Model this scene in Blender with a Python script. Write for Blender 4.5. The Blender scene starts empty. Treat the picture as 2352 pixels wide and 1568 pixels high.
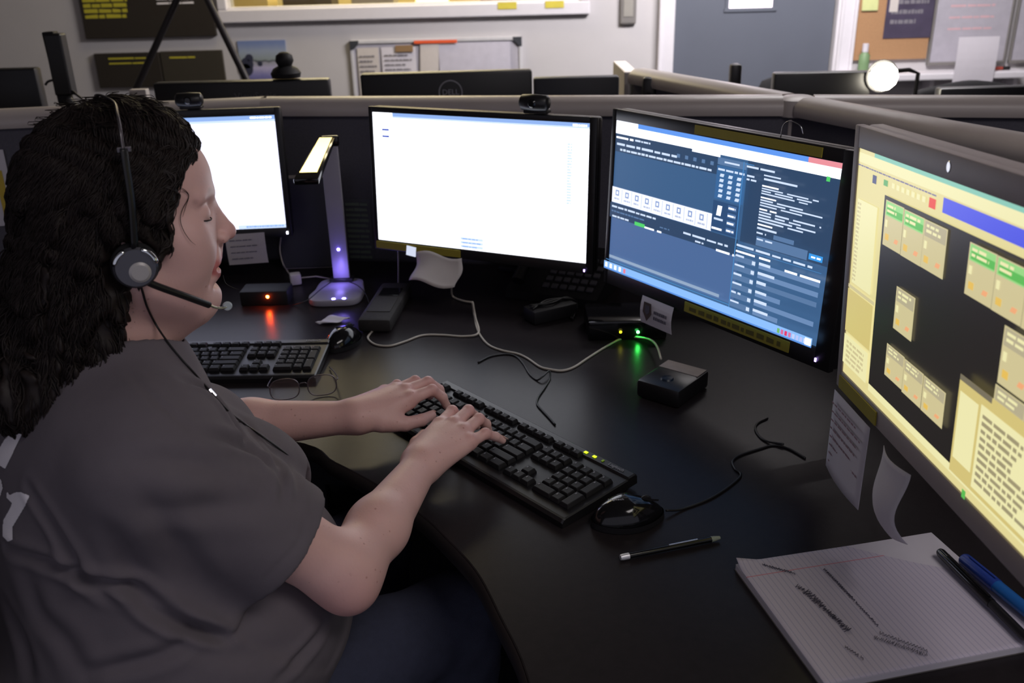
import bpy, bmesh, math, random
import numpy as np
from mathutils import Vector, Matrix
from mathutils.bvhtree import BVHTree

S = bpy.context.scene
PI = math.pi
random.seed(7)
# ------------------------------------------------------------------ camera
W_, H_, F_ = 2352., 1568., 2109.
PITCH, ROLL = .397, -.0254
CAM = Vector((0, 0, 1.466))
_f = Vector((0, math.cos(PITCH), -math.sin(PITCH)))
_r = Vector((1, 0, 0))
_u = _r.cross(_f)
RT = _r*math.cos(ROLL) + _u*math.sin(ROLL)
UP = -_r*math.sin(ROLL) + _u*math.cos(ROLL)
cd = bpy.data.cameras.new('camera')
cam = bpy.data.objects.new('camera', cd)
S.collection.objects.link(cam)
cam.matrix_world = Matrix(((RT.x, UP.x, -_f.x, CAM.x), (RT.y, UP.y, -_f.y, CAM.y), (RT.z, UP.z, -_f.z, CAM.z), (0, 0, 0, 1)))
cd.sensor_width = 36
cd.lens = 36*F_/W_
cd.clip_start = .02
cd.dof.use_dof = True
cd.dof.focus_distance = 1.3
cd.dof.aperture_fstop = 6.5
S.camera = cam
# ------------------------------------------------------------------ colour management, world, room light
S.view_settings.view_transform = 'Standard'
S.view_settings.look = 'None'
S.view_settings.gamma = 1
S.view_settings.use_curve_mapping = False
S.view_settings.exposure = 0.0
world = bpy.data.worlds.new('world')
S.world = world
world.use_nodes = True
world.node_tree.nodes['Background'].inputs[0].default_value = (.80, .78, .95, 1)
world.node_tree.nodes['Background'].inputs[1].default_value = .38

def area(name, loc, target, size, power, col, size_y=None):
    l = bpy.data.lights.new(name, 'AREA')
    l.energy = power
    l.color = col
    l.size = size
    if size_y:
        l.shape = 'RECTANGLE'
        l.size_y = size_y
    o = bpy.data.objects.new(name, l)
    S.collection.objects.link(o)
    o.location = loc
    o.rotation_euler = (Vector(target)-Vector(loc)).to_track_quat('-Z', 'Y').to_euler()
    return o
# dim ceiling panels of the office and the lit room beyond the window
area('ceiling_panel_light', (1.3, 3.7, 2.56), (.9, 5.0, .9), 1.2, 150, (1, .96, .97), .6)
area('ceiling_panel_light', (.9, .2, 2.56), (.5, .7, 0), 1.2, 14, (1, .93, .92), .6)
area('ceiling_panel_light', (-.85, 4.75, 2.56), (-.85, 4.4, 0), 1.1, 17, (1, .84, .50), .5)
area('ceiling_panel_light', (-.6, 6.6, 2.5), (-.6, 6.6, 0), 1.6, 85, (1, .86, .50), .8)

def glow(parent, loc, power, col, r=.004):      # the light an indicator lamp gives its surroundings
    l = bpy.data.lights.new('indicator_glow', 'POINT')
    l.energy = power; l.color = col; l.shadow_soft_size = r
    o = bpy.data.objects.new('indicator_glow', l)
    S.collection.objects.link(o); o.parent = parent; o.location = loc
    return o
def ray(x, y):
    return _f + RT*((x-W_/2)/F_) + UP*((H_/2-y)/F_)
def at_z(x, y, z):                      # the point of a horizontal plane seen at a pixel
    d = ray(x, y)
    return CAM + d*((z-CAM.z)/d.z)
def at_y(x, y, Y):                      # the point of a plane parallel to the back wall seen at a pixel
    d = ray(x, y)
    return CAM + d*(Y/d.y)
def at_d(x, y, D):
    return CAM + ray(x, y)*D
def pix(P):
    d = Vector(P)-CAM
    z = d.dot(_f)
    return W_/2+F_*d.dot(RT)/z, H_/2-F_*d.dot(UP)/z

# ------------------------------------------------------------------ materials
MATS = {}
def lin(c):
    return tuple(((v/255)/12.92 if v/255 <= .04045 else ((v/255+.055)/1.055)**2.4) for v in c)
def mat(name, col, rough=.5, metal=0., var=.12, scale=25., spec=.5, bump=0., coat=0., sub=0., bscale=None, sheen=0.):
    """procedural principled material; col is sRGB 0-255"""
    if name in MATS:
        return MATS[name]
    m = bpy.data.materials.new(name)
    m.use_nodes = True
    nt = m.node_tree
    b = nt.nodes['Principled BSDF']
    c = lin(col)
    tc = nt.nodes.new('ShaderNodeTexCoord')
    n = nt.nodes.new('ShaderNodeTexNoise')
    n.inputs['Scale'].default_value = scale
    n.inputs['Detail'].default_value = 4
    nt.links.new(tc.outputs['Object'], n.inputs['Vector'])
    mx = nt.nodes.new('ShaderNodeMix')
    mx.data_type = 'RGBA'
    mx.inputs[6].default_value = (*[v*(1-var) for v in c], 1)
    mx.inputs[7].default_value = (*[min(1, v*(1+var)) for v in c], 1)
    nt.links.new(n.outputs[0], mx.inputs[0])
    nt.links.new(mx.outputs[2], b.inputs['Base Color'])
    b.inputs['Roughness'].default_value = rough
    b.inputs['Metallic'].default_value = metal
    b.inputs['Specular IOR Level'].default_value = spec
    b.inputs['Coat Weight'].default_value = coat
    b.inputs['Sheen Weight'].default_value = sheen
    if sub:
        b.inputs['Subsurface Weight'].default_value = sub
        b.inputs['Subsurface Radius'].default_value = (.012, .005, .003)
        b.inputs['Subsurface Scale'].default_value = 1.
    if bump:
        n2 = nt.nodes.new('ShaderNodeTexNoise')
        n2.inputs['Scale'].default_value = bscale or scale*8
        n2.inputs['Detail'].default_value = 3
        nt.links.new(tc.outputs['Object'], n2.inputs['Vector'])
        bp = nt.nodes.new('ShaderNodeBump')
        bp.inputs['Strength'].default_value = bump
        bp.inputs['Distance'].default_value = .002
        nt.links.new(n2.outputs[0], bp.inputs['Height'])
        nt.links.new(bp.outputs[0], b.inputs['Normal'])
    MATS[name] = m
    return m
def emit(name, col, st=1.):
    if name in MATS:
        return MATS[name]
    m = bpy.data.materials.new(name)
    m.use_nodes = True
    nt = m.node_tree
    b = nt.nodes['Principled BSDF']
    b.inputs['Base Color'].default_value = (.01, .01, .01, 1)
    b.inputs['Roughness'].default_value = .35
    b.inputs['Emission Color'].default_value = (*lin(col), 1)
    b.inputs['Emission Strength'].default_value = st
    MATS[name] = m
    return m
def glass_mat(name, tint=(1, 1, 1), gloss=.12, rough=.03):
    if name in MATS:
        return MATS[name]
    m = bpy.data.materials.new(name)
    m.use_nodes = True
    nt = m.node_tree
    for n in list(nt.nodes):
        if n.type != 'OUTPUT_MATERIAL':
            nt.nodes.remove(n)
    out = [n for n in nt.nodes][0]
    t = nt.nodes.new('ShaderNodeBsdfTransparent')
    t.inputs[0].default_value = (*tint, 1)
    g = nt.nodes.new('ShaderNodeBsdfGlossy')
    g.inputs['Roughness'].default_value = rough
    mx = nt.nodes.new('ShaderNodeMixShader')
    fr = nt.nodes.new('ShaderNodeLayerWeight')
    fr.inputs[0].default_value = gloss
    nt.links.new(fr.outputs['Fresnel'], mx.inputs[0])
    nt.links.new(t.outputs[0], mx.inputs[1])
    nt.links.new(g.outputs[0], mx.inputs[2])
    nt.links.new(mx.outputs[0], out.inputs['Surface'])
    MATS[name] = m
    return m

M_BLACK = mat('black_plastic', (24, 23, 25), .38, var=.2)
M_BLACKM = mat('matte_black_plastic', (26, 25, 28), .6, var=.2, spec=.3)
M_GLOSSB = mat('gloss_black_plastic', (14, 14, 16), .12, var=.1)
M_DESK = mat('black_laminate', (37, 33, 35), .30, var=.25, spec=.14, scale=90, bump=.05, bscale=700)
M_DESKE = mat('black_edge_band', (38, 34, 34), .5, var=.2)
M_FABRIC = mat('dark_partition_fabric', (90, 88, 98), .95, var=.25, scale=200, bump=.6, bscale=900)
M_CAP = mat('taupe_painted_metal', (186, 176, 172), .38, var=.06, scale=15)
M_WALL = mat('grey_wall_paint', (190, 186, 188), .85, var=.05, scale=6, bump=.15, bscale=200)
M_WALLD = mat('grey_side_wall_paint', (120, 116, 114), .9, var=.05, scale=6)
M_TRIM = mat('white_trim_paint', (214, 210, 216), .5, var=.04)
M_DOOR = mat('blue_grey_door_paint', (88, 92, 104), .6, var=.08, scale=5)
M_PAPER = mat('white_paper', (205, 200, 208), .8, var=.04, scale=30)
M_PAPERW = mat('cream_paper', (196, 188, 184), .8, var=.06, scale=30)
M_YEL = mat('yellow_label_tape', (150, 138, 42), .6, var=.1)
M_CREAMCORD = mat('cream_cord_plastic', (180, 172, 160), .5, var=.06)
M_CORD = mat('black_cord_rubber', (20, 19, 21), .5)
M_SILVER = mat('silver_metal', (190, 190, 195), .25, metal=1., var=.05)
M_GREYP = mat('grey_plastic', (120, 116, 114), .45, var=.06)
M_CHAIRF = mat('black_chair_fabric', (24, 23, 26), .9, var=.3, scale=150, bump=.4)
M_INK = mat('grey_ink', (120, 116, 124), .8)
M_DARKINK = mat('dark_ink', (80, 77, 92), .8)
M_WPRINT = mat('white_print', (244, 238, 242), .7)

# ------------------------------------------------------------------ mesh builder
COL = S.collection
class MB:
    def __init__(s):
        s.v, s.f, s.m, s.mats = [], [], [], []
    def mi(s, m):
        if m not in s.mats:
            s.mats.append(m)
        return s.mats.index(m)
    def add(s, vs, fs, m, T=None):
        o = len(s.v)
        for p in vs:
            p = Vector(p)
            s.v.append(tuple(T @ p) if T else tuple(p))
        k = s.mi(m)
        for f in fs:
            s.f.append(tuple(i+o for i in f))
            s.m.append(k)
    def box(s, c, d, m, T=None, b=0., seg=2, R=None):
        bm = bmesh.new()
        bmesh.ops.create_cube(bm, size=1)
        for v in bm.verts:
            v.co = Vector((v.co.x*d[0], v.co.y*d[1], v.co.z*d[2]))
        if b:
            bmesh.ops.bevel(bm, geom=bm.edges[:], offset=min(b, min(d)*.49), segments=seg, affect='EDGES', profile=.5)
        bm.verts.index_update()
        vs = [((R @ v.co) if R else v.co)+Vector(c) for v in bm.verts]
        s.add(vs, [[v.index for v in f.verts] for f in bm.faces], m, T)
        bm.free()
    def prism(s, poly, z0, z1, m, T=None, b=0.):
        """polygon in xy extruded along z (counter-clockwise)"""
        bm = bmesh.new()
        vs = [bm.verts.new((p[0], p[1], z0)) for p in poly]
        f = bm.faces.new(vs)
        r = bmesh.ops.extrude_face_region(bm, geom=[f])
        for v in r['geom']:
            if isinstance(v, bmesh.types.BMVert):
                v.co.z = z1
        bmesh.ops.recalc_face_normals(bm, faces=bm.faces[:])
        if b:
            bmesh.ops.bevel(bm, geom=bm.edges[:], offset=b, segments=2, affect='EDGES', profile=.5)
        bm.verts.index_update()
        s.add([v.co for v in bm.verts], [[v.index for v in f.verts] for f in bm.faces], m, T)
        bm.free()
    def tube(s, pts, r, m, n=8, T=None, caps=True, flat=1.):
        pts = [Vector(p) for p in pts]
        rs = r if isinstance(r, (list, tuple)) else [r]*len(pts)
        vs, fs = [], []
        t0 = (pts[1]-pts[0]).normalized()
        nrm = t0.orthogonal().normalized()
        for i, p in enumerate(pts):
            a = pts[max(i-1, 0)]
            c = pts[min(i+1, len(pts)-1)]
            t = (c-a)
            t = t.normalized() if t.length > 1e-9 else t0
            nrm = nrm - t*nrm.dot(t)
            nrm = nrm.normalized() if nrm.length > 1e-6 else t.orthogonal().normalized()
            bi = t.cross(nrm)
            for k in range(n):
                a_ = 2*PI*k/n
                vs.append(p+nrm*(math.cos(a_)*rs[i])+bi*(math.sin(a_)*rs[i]*flat))
        for i in range(len(pts)-1):
            for k in range(n):
                fs.append((i*n+k, i*n+(k+1) % n, (i+1)*n+(k+1) % n, (i+1)*n+k))
        if caps:
            fs.append(tuple(range(n))[::-1])
            fs.append(tuple((len(pts)-1)*n+k for k in range(n)))
        s.add(vs, fs, m, T)
    def lathe(s, prof, m, n=24, T=None):
        """(r, z) pairs turned about z"""
        vs, fs = [], []
        for r, z in prof:
            for k in range(n):
                a = 2*PI*k/n
                vs.append((r*math.cos(a), r*math.sin(a), z))
        for i in range(len(prof)-1):
            for k in range(n):
                fs.append((i*n+k, i*n+(k+1) % n, (i+1)*n+(k+1) % n, (i+1)*n+k))
        if prof[0][0] > 1e-6:
            fs.append(tuple(range(n))[::-1])
        if prof[-1][0] > 1e-6:
            fs.append(tuple((len(prof)-1)*n+k for k in range(n)))
        s.add(vs, fs, m, T)
    def grid(s, fn, nu, nv, m, T=None, thick=0.):
        """sheet fn(u, v) -> point; thick gives it a back"""
        P = [[Vector(fn(i/nu, j/nv)) for i in range(nu+1)] for j in range(nv+1)]
        vs = [p for row in P for p in row]
        w = nu+1
        fs = [(j*w+i, j*w+i+1, (j+1)*w+i+1, (j+1)*w+i) for j in range(nv) for i in range(nu)]
        if thick:
            bk = []
            for j in range(nv+1):
                for i in range(nu+1):
                    a = P[j][min(i+1, nu)]-P[j][max(i-1, 0)]
                    c = P[min(j+1, nv)][i]-P[max(j-1, 0)][i]
                    bk.append(P[j][i]-a.cross(c).normalized()*thick)
            o = len(vs)
            vs += bk
            fs += [tuple(k+o for k in f[::-1]) for f in list(fs)]
            rim = [i for i in range(w)] + [j*w+nu for j in range(1, nv+1)] + [nv*w+i for i in range(nu-1, -1, -1)] + [j*w for j in range(nv-1, 0, -1)]
            for a, c in zip(rim, rim[1:]+rim[:1]):
                fs.append((c, a, a+o, c+o))
        s.add(vs, fs, m, T)
    def text(s, body, size, m, T, ext=.0002, align='CENTER', font_space=1.):
        cu = bpy.data.curves.new('t', 'FONT')
        cu.body = body
        cu.size = size
        cu.extrude = ext
        cu.align_x = align
        cu.align_y = 'CENTER'
        cu.resolution_u = 2
        cu.space_character = font_space
        o = bpy.data.objects.new('t', cu)
        me = o.to_mesh()
        s.add([v.co.copy() for v in me.vertices], [tuple(p.vertices) for p in me.polygons], m, T)
        o.to_mesh_clear()
        bpy.data.objects.remove(o)
        bpy.data.curves.remove(cu)
    def build(s, name, parent=None, smooth=False, angle=None):
        me = bpy.data.meshes.new(name)
        me.from_pydata(s.v, [], s.f)
        for m in s.mats:
            me.materials.append(m)
        me.polygons.foreach_set('material_index', s.m)
        me.update()
        if smooth:
            me.polygons.foreach_set('use_smooth', [True]*len(me.polygons))
            if angle:
                me.set_sharp_from_angle(angle=angle)
        o = bpy.data.objects.new(name, me)
        COL.objects.link(o)
        if parent:
            o.parent = parent
        return o
def one(name, parent=None, smooth=False, angle=.6, **kw):
    pass
def tag(o, label=None, cat=None, group=None, kind=None):
    if label:
        o['label'] = label
    if cat:
        o['category'] = cat
    if group:
        o['group'] = group
    if kind:
        o['kind'] = kind
    return o
def thing(name, label, cat, loc=(0, 0, 0), rz=0., group=None):
    o = bpy.data.objects.new(name, None)
    o.empty_display_size = .05
    COL.objects.link(o)
    o.location = loc
    o.rotation_euler = (0, 0, rz)
    return tag(o, label, cat, group)
def Tm(loc=(0, 0, 0), rx=0., ry=0., rz=0.):
    return Matrix.Translation(Vector(loc)) @ Matrix.Rotation(rz, 4, 'Z') @ Matrix.Rotation(ry, 4, 'Y') @ Matrix.Rotation(rx, 4, 'X')
def frame_T(o, x, y, z):                # matrix from origin and axes
    x, y, z = Vector(x).normalized(), Vector(y).normalized(), Vector(z).normalized()
    return Matrix(((x.x, y.x, z.x, o[0]), (x.y, y.y, z.y, o[1]), (x.z, y.z, z.z, o[2]), (0, 0, 0, 1)))
def spline(pts, n=8):
    """catmull-rom through the points"""
    P = [Vector(p) for p in pts]
    P = [P[0]*2-P[1]]+P+[P[-1]*2-P[-2]]
    out = []
    for i in range(1, len(P)-2):
        for k in range(n):
            t = k/n
            a, b, c, d = P[i-1], P[i], P[i+1], P[i+2]
            out.append(.5*((2*b)+(c-a)*t+(2*a-5*b+4*c-d)*t*t+(3*b-a-3*c+d)*t*t*t))
    out.append(P[-2])
    return out
def copy_tree(o, parent=None):
    c = o.copy()
    COL.objects.link(c)
    if parent:
        c.parent = parent
    for ch in [q for q in o.children]:
        copy_tree(ch, c)
    return c
# ------------------------------------------------------------------ the room
def struct(mb, name, **k):
    o = mb.build(name, **k)
    o['kind'] = 'structure'
    return o
M_FLOOR = mat('dark_carpet', (44, 42, 46), .95, var=.35, scale=120, bump=.5)
M_CEIL = mat('ceiling_tile', (170, 166, 164), .9)
b = MB(); b.box((0, 3.2, -.05), (6.6, 9.8, .1), M_FLOOR); struct(b, 'floor')
b = MB(); b.box((0, 3.2, 2.65), (6.6, 9.8, .1), M_CEIL); struct(b, 'ceiling')
YB = 5.2
WX0, WX1, WZ0, WZ1 = -1.463, .408, 1.238, 2.12
DX0, DX1, DZ1 = .911, 1.775, 2.06
b = MB()
for x0, x1, z0, z1 in ((-3.0, WX0, 0, 2.6), (WX0, WX1, 0, WZ0), (WX0, WX1, WZ1, 2.6), (WX1, DX0, 0, 2.6), (DX0, DX1, DZ1, 2.6), (DX1, 3.2, 0, 2.6)):
    b.box(((x0+x1)/2, YB+.06, (z0+z1)/2), (x1-x0, .12, z1-z0), M_WALL)
struct(b, 'wall_back')
b = MB(); b.box((-3.05, 1.9, 1.3), (.1, 6.7, 2.6), M_WALLD); struct(b, 'wall_left')
b = MB(); b.box((3.25, 1.9, 1.3), (.1, 6.7, 2.6), M_WALLD); struct(b, 'wall_right')
# room beyond the window
M_WARM = mat('warm_wall_paint', (200, 180, 120), .9)
b = MB(); b.box((0, 8.0, 1.3), (6.4, .1, 2.6), M_WARM); struct(b, 'wall_far')
# window in the back wall
w1 = bpy.data.objects.new('window_1', None); COL.objects.link(w1); w1['kind'] = 'structure'
w1.location = ((WX0+WX1)/2, YB, WZ0)
def wl(mb, name, **k):
    o = mb.build(name, parent=w1, **k)
    return o
b = MB()
hw, hh = (WX1-WX0)/2, WZ1-WZ0
for c, d in (((0, -.012, -.032), (2*hw+.1, .045, .066)), ((0, -.012, hh+.03), (2*hw+.1, .045, .06)), ((-hw-.025, -.0115, hh/2), (.05, .044, hh)), ((hw+.025, -.0115, hh/2), (.05, .044, hh))):
    b.box(c, d, M_TRIM, b=.006)
b.box((0, .05, .004), (2*hw-.004, .12, .012), M_TRIM)
wl(b, 'window_frame')
b = MB(); b.box((0, .06, hh/2+.006), (2*hw-.01, .006, hh-.012), glass_mat('window_glass', gloss=.25)); wl(b, 'window_pane')
# door
d1 = bpy.data.objects.new('door_1', None); COL.objects.link(d1); d1['kind'] = 'structure'
d1.location = ((DX0+DX1)/2, YB+.03, 0)
dw = (DX1-DX0)
lx0, lx1, lz0, lz1 = 1.194-d1.location.x, 1.446-d1.location.x, 1.172, 1.95
b = MB()
for x0, x1, z0, z1 in ((-dw/2+.004, lx0, .01, 2.05), (lx1, dw/2-.004, .01, 2.05), (lx0, lx1, .01, lz0), (lx0, lx1, lz1, 2.05)):
    b.box(((x0+x1)/2, .0, (z0+z1)/2), (x1-x0, .045, z1-z0), M_DOOR)
leaf = b.build('door_leaf', parent=d1)
b = MB()
for c, d in ((((lx0+lx1)/2, -.026, lz0), (lx1-lx0+.03, .008, .02)), (((lx0+lx1)/2, -.026, lz1), (lx1-lx0+.03, .008, .02)), ((lx0, -.026, (lz0+lz1)/2), (.02, .0075, lz1-lz0)), ((lx1, -.026, (lz0+lz1)/2), (.02, .0075, lz1-lz0))):
    b.box(c, d, M_DOOR, b=.002)
b.build('vision_panel_frame', parent=leaf)
b = MB(); b.box(((lx0+lx1)/2, .0, (lz0+lz1)/2), (lx1-lx0-.004, .01, lz1-lz0-.004), emit('lit_door_pane', (255, 238, 250), 3.2)); b.build('door_pane', parent=d1)
b = MB(); b.tube([(-dw/2+.07, -.03, .68), (-dw/2+.07, -.075, .68), (-dw/2+.18, -.08, .68)], .009, M_SILVER); b.lathe([(.0, 0), (.03, 0), (.03, .01), (0, .01)], M_SILVER, T=Tm((-dw/2+.07, -.022, .68), rx=PI/2)); b.build('door_handle', parent=leaf, smooth=True, angle=.6)
b = MB(); b.box((.87, YB-.014, 1.03), (.084, .05, 2.06), M_TRIM, b=.008); b.box((.835, YB-.02, 1.03), (.016, .06, 2.06), M_TRIM, b=.004); struct(b, 'trim_1')
b = MB(); b.box((1.828, YB-.014, 1.03), (.104, .05, 2.06), M_TRIM, b=.008); b.box((1.80, YB-.022, 1.03), (.018, .062, 2.06), M_TRIM, b=.004); b.box((1.872, YB-.022, 1.03), (.018, .062, 2.06), M_TRIM, b=.004); struct(b, 'trim_2')
b = MB(); b.box((1.35, YB-.014, 2.11), (1.06, .05, .1), M_TRIM, b=.008); struct(b, 'trim_3')

# ---- things in the lit room behind the window
b = MB(); b.box((-.6, 6.15, 1.02), (2.6, .5, .04), mat('worn_wood', (120, 92, 58), .5), b=.005)
b.box((-.6, 6.3, .5), (2.5, .3, 1.0), mat('worn_wood', (120, 92, 58), .5))
tag(b.build('counter'), 'wooden counter in the lit room behind the long window', 'counter')
bxs = [(-1.55, .22, .34, (214, 190, 120), 'cream carton at the left end of the counter behind the window'),
       (-1.20, .30, .27, (82, 70, 50), 'dark olive carton beside the cream one behind the window'),
       (-.80, .26, .29, (150, 140, 122), 'dull grey carton in the middle of the counter behind the window'),
       (-.02, .24, .30, (128, 82, 44), 'brown carton right of centre behind the window'),
       (.27, .20, .32, (60, 46, 38), 'near black carton at the right end behind the window')]
for x, w, h, c, lb in bxs:
    t = thing('carton', lb, 'box', (x, 6.12, 1.04), 0, 'cartons behind the window')
    q = MB(); m = mat('carton_%d' % c[0], c, .8)
    q.box((0, 0, h/2), (w, .26, h), m, b=.004); q.build('body', t)
    q = MB(); q.box((0, 0, h+.006), (w+.01, .27, .012), m, b=.003); q.build('lid', t)
# small lit shade behind the window
t = thing('table_lamp', 'small glowing yellow lamp on the counter behind the window', 'lamp', (-.44, 6.05, 1.04))
q = MB(); q.lathe([(.05, 0), (.05, .015), (.012, .02), (.012, .11), (0, .11)], M_BLACK); q.build('base', t, smooth=True, angle=.6)
q = MB(); q.lathe([(.05, .12), (.11, .13), (.085, .30), (.02, .31)], emit('lamp_shade_glow', (255, 236, 160), 3.)); q.build('lamp_shade', t, smooth=True, angle=.6)
# yellow notes on the sill
for x, lb in ((.02, 'left one of two yellow sticky notes on the window frame'), (.27, 'right one of two yellow sticky notes on the window frame')):
    q = MB(); q.box((x, YB-.037, 1.226), (.1, .002, .035), mat('sticky_note_yellow', (206, 190, 70), .7))
    tag(q.build('sticky_note'), lb, 'note', 'sticky notes on the window frame')

# ---- things on the back wall
def lines(mb, x0, x1, z0, z1, n, y, m, T=None, h=None, seed=0, rag=.35, word=.05):
    """rows of small marks like blurred writing in an xz rectangle"""
    R = random.Random(seed)
    dz = (z1-z0)/n
    hh_ = h or abs(dz)*.45
    for i in range(n):
        z = z1-dz*(i+.5)
        x = x0
        end = x1-(x1-x0)*rag*R.random()
        while x < end:
            w = min((x1-x0)*R.uniform(.5, 1.4)*word*2, end-x)
            if w <= 0:
                break
            mb.add([(x, y, z-hh_/2), (x+w, y, z-hh_/2), (x+w*.98, y, z+hh_/2*R.uniform(.5, 1)), (x, y, z+hh_/2*R.uniform(.5, 1))], [(0, 1, 2, 3)], m, T)
            x += w+(x1-x0)*.02*R.uniform(.6, 1.5)
M_BOARD = mat('dark_brown_board', (42, 36, 30), .55, var=.12)
M_YTXT = mat('yellow_print', (188, 178, 50), .7)
t = thing('notice_board', 'large dark brown notice board with yellow and white lettering on back wall', 'notice board', (-1.888, YB, 1.11))
q = MB(); q.box((0, -.012, .25), (.70, .022, .50), M_BOARD, b=.003); q.build('board', t)
q = MB(); lines(q, -.33, -.09, .10, .235, 5, -.0245, M_YTXT, seed=3, rag=.3, word=.12, h=.02); q.build('yellow_lettering', t)
q = MB(); lines(q, .06, .28, .16, .245, 4, -.0245, M_WPRINT, seed=5, rag=.3, word=.12, h=.010); q.build('white_lettering', t)
t = thing('notice_board', 'wide low dark notice board of two leaves under the large brown one', 'notice board', (-1.868, YB, .855))
q = MB(); q.box((-.17, -.012, .09), (.35, .022, .18), M_BOARD, b=.003); q.build('left_leaf', t)
q = MB(); q.box((.178, -.012, .09), (.335, .02, .185), mat('olive_brown_board', (54, 49, 40), .6), b=.003); q.build('right_leaf', t)
q = MB(); lines(q, -.27, -.06, .115, .165, 2, -.0245, M_YTXT, seed=13, rag=.1, word=.3, h=.009); lines(q, .06, .2, .135, .165, 1, -.0235, M_YTXT, seed=14, rag=.1, word=.3, h=.009); q.build('yellow_lettering', t)
# landscape print
t = thing('poster', 'small unframed print of a snowy landscape under blue sky on back wall', 'poster', (-1.309, YB, .86))
m = bpy.data.materials.new('landscape_print'); m.use_nodes = True; nt = m.node_tree; pb = nt.nodes['Principled BSDF']; pb.inputs['Roughness'].default_value = .5
tc = nt.nodes.new('ShaderNodeTexCoord'); sp = nt.nodes.new('ShaderNodeSeparateXYZ'); nt.links.new(tc.outputs['Generated'], sp.inputs[0])
ns = nt.nodes.new('ShaderNodeTexNoise'); ns.inputs['Scale'].default_value = 6; nt.links.new(tc.outputs['Generated'], ns.inputs['Vector'])
ma = nt.nodes.new('ShaderNodeMath'); ma.operation = 'MULTIPLY_ADD'; ma.inputs[1].default_value = .12; nt.links.new(ns.outputs[0], ma.inputs[0]); nt.links.new(sp.outputs[2], ma.inputs[2])
cr = nt.nodes.new('ShaderNodeValToRGB'); nt.links.new(ma.outputs[0], cr.inputs[0])
els = cr.color_ramp.elements
els[0].position = 0; els[0].color = (*lin((64, 64, 120)), 1)
els[1].position = 1; els[1].color = (*lin((120, 136, 178)), 1)
for p_, c_ in ((.22, (120, 118, 170)), (.42, (176, 170, 200)), (.55, (150, 150, 160)), (.57, (60, 62, 74)), (.61, (140, 150, 150)), (.8, (150, 160, 180))):
    e = els.new(p_); e.color = (*lin(c_), 1)
nt.links.new(cr.outputs[0], pb.inputs['Base Color'])
q = MB(); q.box((0, -.004, .11), (.258, .006, .22), m); q.build('print', t)
q = MB()
for cx, cz, r in ((-.09, .10, .035), (-.1, .075, .04), (-.075, .13, .022), (-.02, .10, .014), (.1, .05, .03)):
    q.lathe([(0, .0002), (r*.7, .0002), (r*.9, 0), (r, -.0004)], mat('print_dark_trees', (44, 46, 66), .6), n=14, T=Tm((cx, -.0078, cz), rx=PI/2))
q.build('printed_trees', t)
# whiteboard
t = thing('whiteboard', 'wall whiteboard with black corners covered in taped sheets behind the middle monitors', 'whiteboard', (-.369, YB, .46))
q = MB(); q.box((0, -.010, .305), (.90, .012, .59), mat('whiteboard_enamel', (176, 172, 182), .12, spec=.6)); q.build('panel', t)
q = MB()
for c, d in (((0, -.013, .6), (.92, .022, .02)), ((0, -.013, .01), (.92, .022, .02)), ((-.455, -.0125, .305), (.018, .021, .59)), ((.455, -.0125, .305), (.018, .021, .59))):
    q.box(c, d, mat('board_rail_aluminium', (196, 194, 198), .5), b=.003)
q.build('frame', t)
for sx, sz in ((-1, 1), (1, 1), (-1, -1), (1, -1)):
    q = MB(); q.prism([(0, 0), (-.05, 0), (-.045, -.02), (-.02, -.045), (0, -.05)], 0, .026, mat('board_corner', (54, 56, 62), .5), T=Matrix.Translation((sx*.463, -.001, .305+sz*.303)) @ Matrix(((sx, 0, 0, 0), (0, 0, -1, 0), (0, sz, 0, 0), (0, 0, 0, 1))), b=.002); q.build('corner_cap', t)
def sheet(x0, x1, z0, z1, y, m, label, cat='paper', name='taped_sheet', ink=0, group=None, bow=.004, tilt=0.):
    o = thing(name, label, cat, ((x0+x1)/2, y, z0), 0, group)
    w, h = x1-x0, z1-z0
    q = MB()
    T = Matrix.Rotation(tilt, 4, 'Y')
    q.grid(lambda u, v: ((u-.5)*w, -bow*math.sin(PI*v)*(1+.3*math.sin(3*u)), v*h), 6, 6, m, T=T, thick=.0004)
    q.build('sheet', o, smooth=False)
    if ink:
        k = MB()
        lines(k, -w*.42, w*.42, h*.08, h*.93, ink, -bow-.0025, M_INK, T=T, seed=int(abs(x0)*1000), h=h/ink*.3, word=.1)
        k.build('writing', o)
    return o
gs = 'sheets taped on the wall whiteboard'
sheet(-.795, -.68, .60, 1.03, YB-.022, M_PAPERW, 'narrow printed sheet at the left side of the wall whiteboard', ink=14, group=gs)
sheet(-.665, -.48, .62, 1.03, YB-.022, M_PAPER, 'wide printed sheet second from left on the wall whiteboard', ink=14, group=gs)
sheet(-.475, -.375, .60, 1.045, YB-.026, M_PAPERW, 'tilted blank sheet hanging under the orange strip on the whiteboard', group=gs, tilt=.05)
sheet(-.355, .03, .60, 1.045, YB-.021, mat('glossy_sheet', (190, 186, 198), .25), 'large glossy blank sheet on the right half of the whiteboard', group=gs, bow=.008)
q = MB(); q.box((0, 0, 0), (.232, .004, .016), mat('orange_magnet_strip', (226, 92, 50), .5), b=.001)
o = q.build('magnet_strip'); o.location = (-.37, YB-.031, 1.053); tag(o, 'bright orange strip along the top of the wall whiteboard', 'strip')
q = MB(); q.box((0, 0, 0), (.095, .004, .034), mat('brown_tape', (142, 112, 78), .6), b=.001)
o = q.build('paper_tag'); o.location = (-.54, YB-.031, 1.022); tag(o, 'brown paper tag left of the orange strip on the whiteboard', 'tag')
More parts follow.
